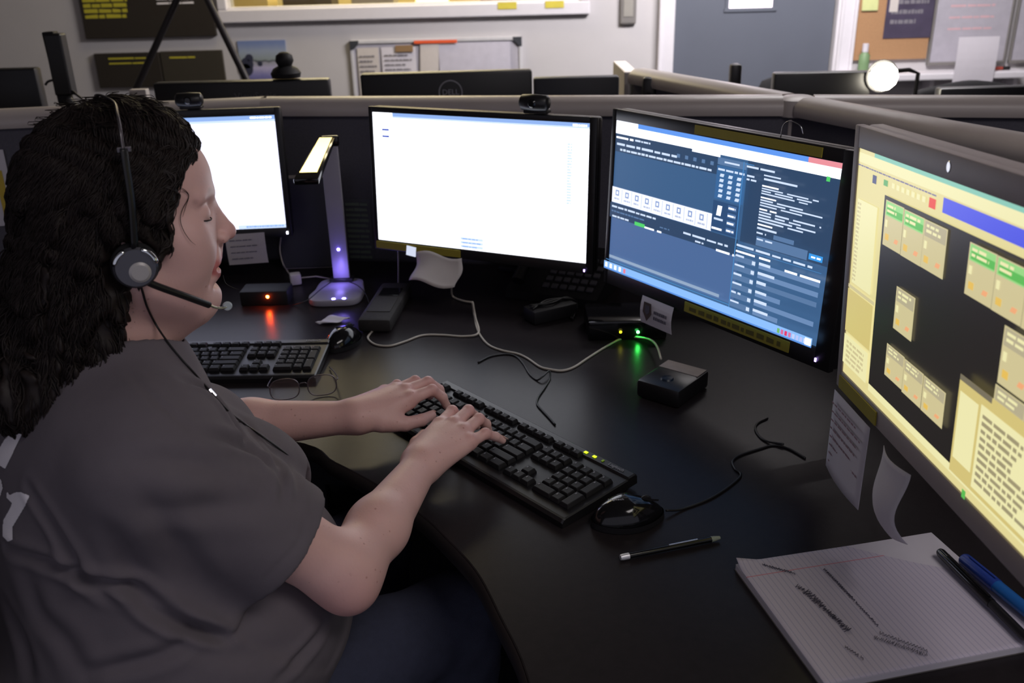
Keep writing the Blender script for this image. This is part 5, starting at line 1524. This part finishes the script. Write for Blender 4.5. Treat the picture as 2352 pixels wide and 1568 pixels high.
for hnd, mir in ((pR, 1), (pL, -1)):
    for fg in hnd[1]+[hnd[2]]:
        a, b = hnd[0](*fg[2]), hnd[0](*fg[3])
        d = (b-a)/np.linalg.norm(b-a)
        up_ = UPZ-d*(UPZ @ d); up_ /= np.linalg.norm(up_)
        sd = np.cross(d, up_)
        T = frame_T(b+up_*(.0058)+d*.001-PO, sd, d, up_)
        q.grid(lambda u, v: ((u-.5)*.0095, (v-.5)*.011, .0012*(1-(2*u-1)**2)), 6, 4, mat('fingernail', (216, 168, 156), .25), T=T, thick=.0006)
q.build('fingernails', person, smooth=True)

# ---- T-shirt
Sh = Field()
Sh.ell(bp(-.02, 0, .57), RB, (.215, .235, .15), .05)
Sh.ell(bp(.075, -.01, .69), RB, (.215, .225, .175), .07)
Sh.ell(A3(-.478, .972, .86), RB, (.150, .185, .185), .08)
for s in (-1, 1):
    Sh.ell(A3(-.478, .972, .87)+fw*.115+lf*(s*.075), RB, (.088, .082, .075), .05)
Sh.cone(SHR+A3(-.008, .012, .0), SHL+A3(.008, -.012, 0), .077, .077, .07)
Sh.cone(NB-UPZ*.02, SHR, .074, .070, .05); Sh.cone(NB-UPZ*.02, SHL, .074, .070, .05)
dR = (ELR-SHR); dR /= np.linalg.norm(dR)
dL = (ELL-SHL); dL /= np.linalg.norm(dL)
HMR = SHR+(ELR-SHR)*.66+A3(0, 0, -.006); HML = SHL+(ELL-SHL)*.66
Sl = []
for sh, el, d_ in ((SHR, ELR, dR), (SHL, ELL, dL)):
    drop = A3(0, 0, -.012)
    Sh.cone(sh, sh+(el-sh)*.9+drop, .073, .079, .022)
# cut the sleeves at the hem and hollow them
def shirt_extra(P):
    return 0
def cut(F, c, n, r, depth=.16):
    """remove a capped cylinder region beyond the hem"""
    F.ops.append(('k', c, n, r, depth, .004, 's'))
_od, _ob = op_d, op_box
def op_d(P, o):
    if o[0] == 'k':
        q = P-o[1]; t = q @ o[2]; rr = np.linalg.norm(q-t[..., None]*o[2], axis=-1)
        return np.maximum(np.maximum(-t, t-o[4]), rr-o[3])
    return _od(P, o)
def op_box(o):
    if o[0] == 'k':
        c = o[1]+o[2]*o[4]*.5; r = o[3]+o[4]; return c-r, c+r
    return _ob(o)
cut(Sh, HMR, dR, .115); cut(Sh, HML, dL, .115)
Sh.cone(HMR-dR*.06, HMR+dR*.03, .052, .074, .008, 's'); Sh.cone(HML-dL*.06, HML+dL*.03, .052, .074, .008, 's')
# re-add the torso side that the cut may have touched
Sh.ell(bp(.075, -.01, .69), RB, (.212, .222, .172), .004)
Sh.ell(A3(-.478, .972, .86), RB, (.140, .170, .175), .004)
# neck opening and bottom
Sh.cone(NB-UPZ*.02+fw*.01, NB+UPZ*.10+fw*.015, .071, .080, .006, 's')
Sh.plane(A3(0, 0, .50), A3(0, 0, -1))
V2, F2 = polygonise(Sh, (-.90, .60, .44), (.0, 1.36, 1.16), .0036)
V2, F2 = keep_big(V2, F2, 3000)
V2 = relax(V2, F2, 4, .5)
N2 = normals(V2, F2)
# folds: pixel-traced crease lines laid on the cloth and pressed in along its normals
bv = BVHTree.FromPolygons([tuple(p) for p in V2], [tuple(int(i) for i in f) for f in F2])
def on_cloth(px, py, tree=None):
    d = ray(px, py); h = (tree or bv).ray_cast(CAM, d.normalized())
    return h[0]
disp = np.zeros(len(V2))
def crease(pts, depth, wid, ridge=.5):
    global disp
    P = [on_cloth(*p) for p in pts]
    P = [np.array(p) for p in P if p is not None]
    if len(P) < 2: return
    C_ = np.array([tuple(v) for v in spline(P, 6)])
    lo, hi = C_.min(0)-wid*5, C_.max(0)+wid*5
    idx = np.where(((V2 > lo) & (V2 < hi)).all(1))[0]
    best = np.full(len(idx), 9.)
    tt = np.zeros(len(idx))
    for i in range(len(C_)-1):
        a, b = C_[i], C_[i+1]
        ba = b-a; t = np.clip(((V2[idx]-a) @ ba)/max(ba @ ba, 1e-12), 0, 1)
        dd = np.linalg.norm(V2[idx]-a-t[:, None]*ba, axis=1)
        m = dd < best
        best[m] = dd[m]; tt[m] = (i+t[m])/(len(C_)-1)
    env = np.sin(np.clip(tt*.94+.03, 0, 1)*PI)**.6
    disp[idx] += env*(-depth*np.exp(-(best/wid)**2)+depth*ridge*np.exp(-((best-wid*2.1)/(wid*1.1))**2))
for c in (([(72, 1120), (130, 1210), (200, 1330), (262, 1372)], .008, .006), ([(20, 1255), (110, 1290), (200, 1325), (300, 1345), (345, 1370), (420, 1420), (505, 1460)], .011, .006),
          ([(290, 1345), (340, 1395), (400, 1430), (470, 1452), (528, 1466)], .012, .006), ([(455, 1450), (380, 1500), (280, 1530), (200, 1545)], .006, .008),
          ([(420, 870), (480, 900), (540, 975), (575, 1025)], .008, .006), ([(470, 1000), (540, 1015), (600, 1045), (636, 1090)], .007, .006), ([(300, 1060), (400, 1058), (470, 1070), (530, 1100)], .004, .010),
          ([(300, 1170), (420, 1170), (520, 1160), (640, 1150)], .004, .012), ([(250, 1210), (300, 1300), (360, 1360)], .005, .010), ([(330, 1130), (400, 1240), (470, 1330)], .004, .012),
          ([(290, 850), (350, 910), (410, 960), (460, 1005)], .0018, .004), ([(700, 1190), (690, 1240), (620, 1320), (560, 1400), (520, 1440)], .0012, .003),
          ([(60, 1300), (90, 1400), (150, 1470), (200, 1568)], .005, .012), ([(380, 1440), (560, 1500), (690, 1480)], .003, .012), ([(640, 1560), (700, 1500), (745, 1440)], .006, .006), ([(10, 1380), (50, 1470), (70, 1568)], .005, .010), ([(560, 960), (620, 1040), (650, 1110), (655, 1160)], .006, .006), ([(660, 1050), (680, 1110), (678, 1170)], .004, .006)):
    crease(*c)
rng = np.random.default_rng(5)
for _ in range(14):
    k = rng.normal(size=3)*rng.uniform(18, 46); ph = rng.uniform(0, 6)
    disp += .00045*np.sin(V2 @ k+ph)
V2 = V2+N2*disp[:, None]
V2 = relax(V2, F2, 1, .4)
M_SHIRT = mat('charcoal_jersey', (104, 97, 103), .95, var=.06, scale=60, bump=.25, bscale=1400)
shirt = mesh_obj('tshirt', V2-PO, F2, M_SHIRT, person)
shirt['label'] = 'dark grey short sleeved T-shirt'
bv = BVHTree.FromPolygons([tuple(p) for p in V2], [tuple(int(i) for i in f) for f in F2])
# white print on the back of the shirt, laid on the cloth
def decal(poly, nm, m=M_WPRINT, n=9):
    xs = [p[0] for p in poly]; ys = [p[1] for p in poly]
    def inside(x, y):
        c = False
        for i in range(len(poly)):
            x1, y1 = poly[i]; x2, y2 = poly[i-1]
            if (y1 > y) != (y2 > y) and x < (x2-x1)*(y-y1)/(y2-y1)+x1: c = not c
        return c
    q = MB(); st = 1.5
    cache = {}
    def P(i, j):
        if (i, j) not in cache:
            d = ray(min(xs)+i*st, min(ys)+j*st).normalized(); h = bv.ray_cast(CAM, d)
            cache[(i, j)] = None if h[0] is None else (h[0]+h[1]*.0009-Vector(PO))
        return cache[(i, j)]
    vs, fs, ids = [], [], {}
    for i in range(int((max(xs)-min(xs))/st)+1):
        for j in range(int((max(ys)-min(ys))/st)+1):
            if not inside(min(xs)+(i+.5)*st, min(ys)+(j+.5)*st): continue
            cs = [(i, j), (i, j+1), (i+1, j+1), (i+1, j)]
            if any(P(*c) is None for c in cs): continue
            f = []
            for c in cs:
                if c not in ids: ids[c] = len(vs); vs.append(P(*c))
                f.append(ids[c])
            fs.append(f)
    if fs:
        q.add(vs, fs, m); q.build(nm, person, smooth=True)
decal([(28, 955), (60, 966), (58, 985), (14, 1076), (-4, 1066), (-6, 1040), (18, 1000)], 'shirt_print')
decal([(-8, 1096), (4, 1100), (8, 1120), (2, 1140), (-8, 1142)], 'shirt_print')
decal([(18, 1128), (24, 1136), (38, 1130), (48, 1129), (69, 1138), (60, 1160), (48, 1180), (30, 1210), (31, 1238), (20, 1243), (8, 1230), (9, 1195), (22, 1172), (30, 1155), (17, 1142)], 'shirt_print')

# ---- jeans
Je = Field()
HPR, HPL = bp(-.02, -.10, .555), bp(-.02, .10, .555)
KNR, KNL = bp(.42, -.13, .545), bp(.42, .12, .545)
Je.ell(bp(-.02, 0, .555), RB, (.17, .195, .10), .05)
for a, b, ft in ((HPR, KNR, bp(.40, -.13, .10)), (HPL, KNL, bp(.40, .12, .10))):
    Je.cone(a, b, .092, .068, .04); Je.cone(b, ft, .068, .048, .02)
Je.plane(bp(0, 0, .085), A3(0, 0, -1))
V3, F3 = polygonise(Je, (-.85, .60, .05), (.15, 1.55, .72), .007)
V3 = relax(V3, F3, 2, .5)
N3 = normals(V3, F3)
d3 = np.zeros(len(V3))
for _ in range(16):
    k = rng.normal(size=3)*rng.uniform(20, 60); d3 += .0007*np.sin(V3 @ k+rng.uniform(0, 6))
jeans = mesh_obj('jeans', V3+N3*d3[:, None]-PO, F3, mat('blue_denim', (58, 61, 80), .9, var=.18, scale=90, bump=.5, bscale=900), person)
jeans['label'] = 'blue denim jeans'
for s in (-.13, .12):
    Fo = Field(); Fo.cone(bp(.38, s, .045), bp(.50, s, .032), .042, .034, .02); Fo.ell(bp(.47, s, .03), RB, (.09, .045, .035), .02); Fo.plane(bp(0, 0, .003), A3(0, 0, -1))
    a, b = polygonise(Fo, bp(.42, s, .0)-.2, bp(.42, s, .0)+A3(.2, .2, .15), .006)
    mesh_obj('shoe', a-PO, b, M_BLACK, person)
# ------------------------------------------------------------------ hair
def hpix(px, py, ly):
    """point of the head's sagittal slice at local y = ly seen at a pixel"""
    n = Rh[:, 1]; d = np.array(ray(px, py)); o = np.array(CAM)-HO
    return HO+o+d*((ly-o @ n)/(d @ n))
Ha = Field()
def HH(x, y, z, a, b, c, k=.03, m='u'): Ha.ell(hp(x, y, z), Rh, (a, b, c), k, m)
HH(-.006, 0, .050, .096, .086, .093)
HH(.022, 0, .082, .056, .064, .055, .03)
for s in (-1, 1):
    HH(.000, s*.060, .012, .050, .030, .075, .03)
    HH(-.040, s*.050, -.035, .052, .040, .10, .04)
HH(-.050, 0, -.03, .053, .078, .10, .05)
HH(-.078, 0, -.10, .060, .098, .09, .05)
Ha.ell(hp(-.115, -.01, -.155), Rh, (.066, .112, .055), .05)
Ha.ell(hp(-.055, -.045, -.135), Rh, (.045, .040, .06), .04)
HH(.022, .066, -.135, .022, .018, .065, .02)
# the face and neck stay free
HH(.110, 0, -.006, .080, .16, .100, .010, 's')
Ha.ell(hp(.0, -.100, -.014), Rh, (.032, .022, .032), .008, 's')
HH(.062, -.085, -.10, .084, .060, .085, .015, 's')
HH(.085, 0, -.10, .080, .055, .075, .015, 's')
def hair_extra(P):
    q = (P-HO) @ Rh
    return .0035*np.sin(q[..., 2]*120+9*np.sin(q[..., 0]*38)+7*np.sin(q[..., 1]*33))*np.clip((.10-q[..., 2])/.06, .25, 1)+.002*np.sin(q[..., 0]*170+q[..., 1]*90+5*np.sin(q[..., 2]*60))
VH, FH = polygonise(Ha, HO+A3(-.30, -.26, -.30), HO+A3(.20, .22, .20), .0035, hair_extra)
VH, FH = keep_big(VH, FH, 300)
VH = relax(VH, FH, 1, .4)
M_HAIR = mat('dark_brown_hair', (32, 24, 22), .55, var=.3, scale=60, spec=.3)
hair = mesh_obj('hair', VH-PO, FH, M_HAIR, person)
hair['label'] = 'long dark brown curly hair'
ht = BVHTree.FromPolygons([tuple(p) for p in VH], [tuple(int(i) for i in f) for f in FH])
skin_t = BVHTree.FromPolygons([tuple(p) for p in V], [tuple(int(i) for i in f) for f in Fc])
RR = random.Random(21)
sv, sf = [], []
def strand(P, r0, n=4):
    if len(P) < 4: return
    o = len(sv)
    t0 = None
    N = len(P)
    nr = (P[1]-P[0]).orthogonal().normalized()
    for i, p in enumerate(P):
        t = (P[min(i+1, N-1)]-P[max(i-1, 0)]).normalized()
        nr = (nr-t*nr.dot(t))
        nr = nr.normalized() if nr.length > 1e-6 else t.orthogonal().normalized()
        bi = t.cross(nr)
        u = i/(N-1)
        r = r0*(min(1, .35+u*5))*(1-.75*max(0, (u-.75)/.25))
        for k in range(n):
            a = 2*PI*k/n
            sv.append(p+nr*(math.cos(a)*r)+bi*(math.sin(a)*r))
    for i in range(N-1):
        for k in range(n):
            sf.append((o+i*n+k, o+i*n+(k+1) % n, o+(i+1)*n+(k+1) % n, o+(i+1)*n+k))
crown = Vector(hp(-.03, 0, .15)); fwd_h = Vector(Rh[:, 0]); lft_h = Vector(Rh[:, 1]); up_h = Vector(Rh[:, 2])
def grow(p, steps, amp, wl, r0, lift):
    ph = RR.uniform(0, 6.28); P = []
    loc, nor, _, _ = ht.find_nearest(p)
    p = loc
    amp0 = amp; wlen = wl*RR.uniform(.8, 1.3)
    s = 0.
    base = p.copy()
    for i in range(steps):
        loc, nor, _, _ = ht.find_nearest(base)
        if nor is None: break
        q = base-Vector(HO)
        lx, lz = q.dot(fwd_h), q.dot(up_h)
        g = Vector((0, 0, -1.0))-fwd_h*(.55*max(0, (lx+.02)/.08)*(lz < .13)+.25*(lz > -.02))
        rad_ = (base-crown); rad_.z = 0
        if lz > .10 and rad_.length > 1e-4: g += rad_.normalized()*1.2
        t = g-nor*g.dot(nor)
        if t.length < 1e-3: break
        t.normalize(); side = t.cross(nor)
        a = amp*min(1, .25+i/14)
        lyy = q.dot(lft_h)
        if lyy < -.05 and (lx-.001)**2+(lz+.014)**2 < .031**2: break
        if i > 3 and lyy < -.02 and ((lx-.062)/.082)**2+((lz+.10)/.083)**2+((lyy+.085)/.058)**2 < 1: break
        if i > 6 and ((lx-.110)/.078)**2+((lz+.01)/.10)**2 < 1: break
        out = loc+nor*(lift+a*.6*(1+math.cos(s*6.283/wlen+ph)))+side*(a*math.sin(s*6.283/wlen+ph))
        P.append(out)
        base = loc+t*.0045; s += .0045
        if (base-loc).length < 1e-5: break
    strand(P, r0, 3)
for _ in range(2600):
    a = RR.uniform(0, 6.28); e = RR.uniform(0, 1)
    x = -.012+.105*math.cos(a)*math.sqrt(e); y = .085*math.sin(a)*math.sqrt(e)
    p = Vector(hp(x, y, .050+.10*math.sqrt(max(0, 1-e*.98))-RR.uniform(0, .02)))
    grow(p, RR.randint(24, 62), RR.uniform(.0012, .0034), RR.uniform(.026, .046), RR.uniform(.0005, .0011), RR.uniform(0, .002))
idx = [RR.randrange(len(VH)) for _ in range(2600)]
for i in idx:
    grow(Vector(VH[i]), RR.randint(14, 40), RR.uniform(.0015, .0040), RR.uniform(.024, .040), RR.uniform(.0005, .0011), RR.uniform(.0, .0025))
# loose curls along the temple and cheek, and the fringe
c6 = lambda pts: [(x*.4145, 200+y*.4145) for x, y in pts]
for pts, ly, r in ((c6([(885, 330), (940, 325), (1000, 360), (1018, 420), (985, 465), (935, 480)]), -.052, .0016), (c6([(860, 350), (930, 350), (975, 400), (960, 450), (915, 470)]), -.056, .0018),
                   (c6([(880, 460), (960, 480), (975, 530), (930, 560), (880, 570)]), -.060, .0018), (c6([(880, 540), (950, 560), (990, 600), (975, 660), (935, 700), (925, 750), (950, 810), (945, 870), (900, 905), (870, 930)]), -.066, .0019),
                   (c6([(870, 600), (930, 640), (930, 690), (890, 730), (900, 800), (930, 850), (890, 890)]), -.069, .0018), (c6([(975, 540), (1030, 575), (1045, 610), (1010, 680), (1000, 740), (1020, 800), (1055, 850), (1085, 875)]), -.055, .0006),
                   (c6([(1000, 560), (1045, 600), (1030, 660), (1012, 720)]), -.056, .0005), (c6([(880, 380), (900, 440), (960, 520), (985, 590)]), -.058, .0012), (c6([(1000, 240), (1060, 270), (1085, 300), (1105, 330), (1100, 350)]), -.01, .0012),
                   (c6([(960, 200), (1040, 240), (1080, 290), (1085, 320)]), -.02, .0018), (c6([(940, 230), (1020, 270), (1050, 310), (1000, 330), (950, 320)]), -.03, .0018), (c6([(900, 250), (980, 290), (1010, 330), (960, 350)]), -.04, .0018),
                   (c6([(1235, 1040), (1250, 1085), (1290, 1110), (1325, 1120)]), .03, .0004)):
    for k in range(4 if r > .001 else 1):
        P = []
        for x, y in pts:
            x += RR.uniform(-3, 3)*(r > .001); y += RR.uniform(-4, 4)*(r > .001)
            d = ray(x, y).normalized()
            hs = [h for h in (skin_t.ray_cast(CAM, d), ht.ray_cast(CAM, d)) if h[0] is not None and h[3] < 1.25]
            P.append(min(hs, key=lambda h: h[3])[0]-d*RR.uniform(.0015, .004) if hs else Vector(hpix(x, y, ly)))
        strand(spline(P, 6), r*RR.uniform(.6, 1))
# short fly-away curls on the crown
for _ in range(90):
    a = RR.uniform(0, 6.28)
    p = Vector(hp(-.01+.09*math.cos(a)*RR.random(), .07*math.sin(a), .14)); loc, nor, _, _ = ht.find_nearest(p)
    if loc is None: continue
    P = [loc+nor*(.001+.006*math.sin(u*PI))+fwd_h*(.012*u*RR.choice((-1, 1)))+lft_h*.006*math.sin(7*u+a) for u in [i/8 for i in range(9)]]
    strand(P, .0004)
me = bpy.data.meshes.new('hair_strands')
me.from_pydata([tuple(v-Vector(PO)) for v in sv], [], sf)
me.polygons.foreach_set('use_smooth', [True]*len(me.polygons)); me.materials.append(M_HAIR)
o = bpy.data.objects.new('hair_strands', me); COL.objects.link(o); o.parent = hair; o['kind'] = 'stuff'

# ------------------------------------------------------------------ headset worn by the woman
cup = hp(.001, -.099, -.014)
t = thing('headset', 'black telephone headset with a silver grey ear disc and boom microphone on her head', 'headset', Vector(cup), hy)
HM = Matrix.Translation(-Vector(cup))
Ti = Matrix.Rotation(-hy, 4, 'Z') @ HM                  # world point to headset-local
def HL(p): return Ti @ Vector(p)
RC = Matrix.Rotation(-.04, 4, 'Y')
face = Matrix.Rotation(PI/2, 4, 'X')                    # lathe axis towards the camera side
q = MB(); q.lathe([(0, -.014), (.022, -.014), (.0245, -.008), (.0245, -.002), (.021, .003), (0, .003)], mat('black_ear_foam', (22, 21, 23), .9, bump=.3), T=face, n=32); q.build('ear_cushion', t, smooth=True, angle=.7)
q = MB(); q.lathe([(.010, .004), (.0215, .003), (.0225, .006), (.020, .0085), (.011, .0085)], mat('dark_steel', (96, 96, 102), .3, metal=.7), T=face, n=40); hous = q.build('ear_housing', t, smooth=True, angle=.7)
q = MB(); q.lathe([(0, .0105), (.0085, .0105), (.0112, .009), (.0115, .004)], mat('silver_grey_disc', (176, 172, 170), .4, metal=.2), T=Matrix.Translation((.0035, 0, -.005)) @ face, n=32); q.build('centre_disc', hous, smooth=True, angle=.5)['label'] = 'silver grey disc'
q = MB()
for a0, a1 in ((.1, 1.2), (1.95, 2.9)):
    P = [Vector((.0215*math.cos(a), -.0080, .0215*math.sin(a))) for a in [a0+(a1-a0)*k/10 for k in range(11)]]
    q.tube(P, [.0010]+[.0034]*9+[.0010], mat('chrome', (225, 230, 232), .12, metal=1.), n=8, flat=.6)
q.build('chrome_arc', hous, smooth=True)['label'] = 'chrome trim'
# headband over the crown
band = [hp(.003, -.103, .006), hpix(303, 470, -.106), hpix(290, 380, -.105), hpix(284, 342, -.102)]
q = MB(); q.tube(spline([HL(p) for p in band], 6), .0048, M_BLACK, n=12, flat=.55); q.build('band_sleeve', t, smooth=True)
top = [hpix(284, 345, -.102), hpix(277, 300, -.094), hpix(270, 262, -.074), hpix(262, 234, -.036), hp(-.008, 0, .1515), hp(-.012, .040, .140), hp(-.012, .075, .105), hp(-.005, .094, .05), hp(.0, .092, .0)]
q = MB(); q.tube(spline([HL(p) for p in top], 8), .0022, mat('dim_steel', (104, 100, 104), .35, metal=.8), n=8, flat=.5); q.build('headband', t, smooth=True)
q = MB(); p0 = HL(hpix(285, 343, -.097)); q.box(p0, (.014, .006, .006), mat('dim_steel', (104, 100, 104), .35, metal=.8), b=.001); q.build('band_clip', t)
q = MB(); e = HL(hp(.0, .094, -.005)); q.lathe([(0, -.012), (.020, -.011), (.022, 0), (.018, .004), (0, .005)], M_BLACK, T=Matrix.Translation(e) @ Matrix.Rotation(-PI/2, 4, 'X'), n=24); q.build('far_ear_pad', t, smooth=True, angle=.7)
# boom
b0, b1, b2, b3, b4 = hpix(318, 628, -.098), hpix(345, 650, -.097), hpix(420, 678, -.082), hpix(485, 701, -.060), hpix(522, 702, -.050)
q = MB(); q.tube(spline([HL(p) for p in (hpix(312, 608, -.098), b0, b1, b2, hpix(480, 700, -.063))], 6), [.0040]*25, M_BLACK, n=12); q.lathe([(0, -.006), (.0062, -.006), (.0062, .006), (0, .006)], M_BLACK, T=Matrix.Translation(HL(hpix(318, 636, -.098))) @ face, n=16); q.build('microphone_boom', t, smooth=True, angle=.7)
q = MB(); q.tube(spline([HL(p) for p in (hpix(478, 699, -.063), hpix(495, 706, -.060), hpix(512, 707, -.057), hpix(528, 700, -.053))], 5), .0016, mat('chrome', (225, 230, 232), .12, metal=1.), n=8)
q.lathe([(0, -.003), (.0045, -.002), (.0058, .001), (.0045, .0035), (0, .0035)], mat('pale_mic_tip', (176, 186, 190), .3), T=Matrix.Translation(HL(hpix(522, 702, -.053))) @ face, n=16); q.build('microphone_tip', t, smooth=True, angle=.8)['label'] = 'silver microphone tip'
# cord down the neck and over the chest
P = [hpix(319, 640, -.098)]
for px, py in ((327, 668), (338, 705), (358, 745), (385, 785), (415, 822), (445, 855), (480, 895), (520, 940), (560, 972), (600, 1000), (636, 1026)):
    d = ray(px, py).normalized()
    hs = [h for h in (bv.ray_cast(CAM, d), skin_t.ray_cast(CAM, d)) if h[0] is not None]
    if hs:
        h = min(hs, key=lambda h: h[3]); P.append(h[0]-d*.004)
P = [Vector(p) for p in P]
dep = (P[-1]-CAM).dot(_f)
P += [at_d(672, 1056, dep+.018), at_d(700, 1096, dep+.034), at_d(716, 1130, dep+.042), at_d(727, 1156, dep+.046), at_d(733, 1176, dep+.05)]
q = MB(); q.tube(spline([HL(p) for p in P], 6), .0013, M_CORD, n=6); q.build('headset_cord', t, smooth=True)
q = MB(); k = HL(P[7]); a = HL(P[8]); q.tube([k, k+(a-k)*.35], .0028, M_SILVER, n=8); q.build('cord_clip', t, smooth=True, angle=.7)

# ------------------------------------------------------------------ her office chair
t = thing('office_chair', 'black fabric office chair the woman is sitting on', 'chair', (SX-.02, SY-.02, 0), math.atan2(fw[1], fw[0])-PI/2)
q = MB(); q.box((0, .02, .425), (.50, .48, .075), M_CHAIRF, b=.03, seg=4); q.build('seat', t, smooth=True, angle=.9)
q = MB(); q.grid(lambda u, v: ((u-.5)*.46*(1-.2*abs(2*v-1)**3), -.36-.03*v+.05*(2*u-1)**2, .50+.42*v), 14, 12, M_CHAIRF, thick=.04); q.build('backrest', t, smooth=True)
q = MB(); q.tube([(0, 0, .07), (0, 0, .39)], .025, M_BLACK); q.tube([(0, -.1, .385), (0, -.34, .40), (0, -.42, .48), (0, -.43, .66)], .018, M_BLACK); q.build('column', t, smooth=True, angle=.7)
q = MB()
for k in range(5):
    a = 2*PI*k/5+.3
    q.tube([(0, 0, .10), (.28*math.cos(a), .28*math.sin(a), .065)], [.024, .014], M_BLACK)
star = q.build('star_base', t, smooth=True, angle=.7)
for k in range(5):
    a = 2*PI*k/5+.3
    q = MB(); q.lathe([(0, -.02), (.022, -.019), (.027, 0), (.022, .019), (0, .02)], M_BLACK, n=14, T=Tm((.28*math.cos(a), .28*math.sin(a), .028), rx=PI/2, rz=a)); q.build('castor', star, smooth=True, angle=.7)
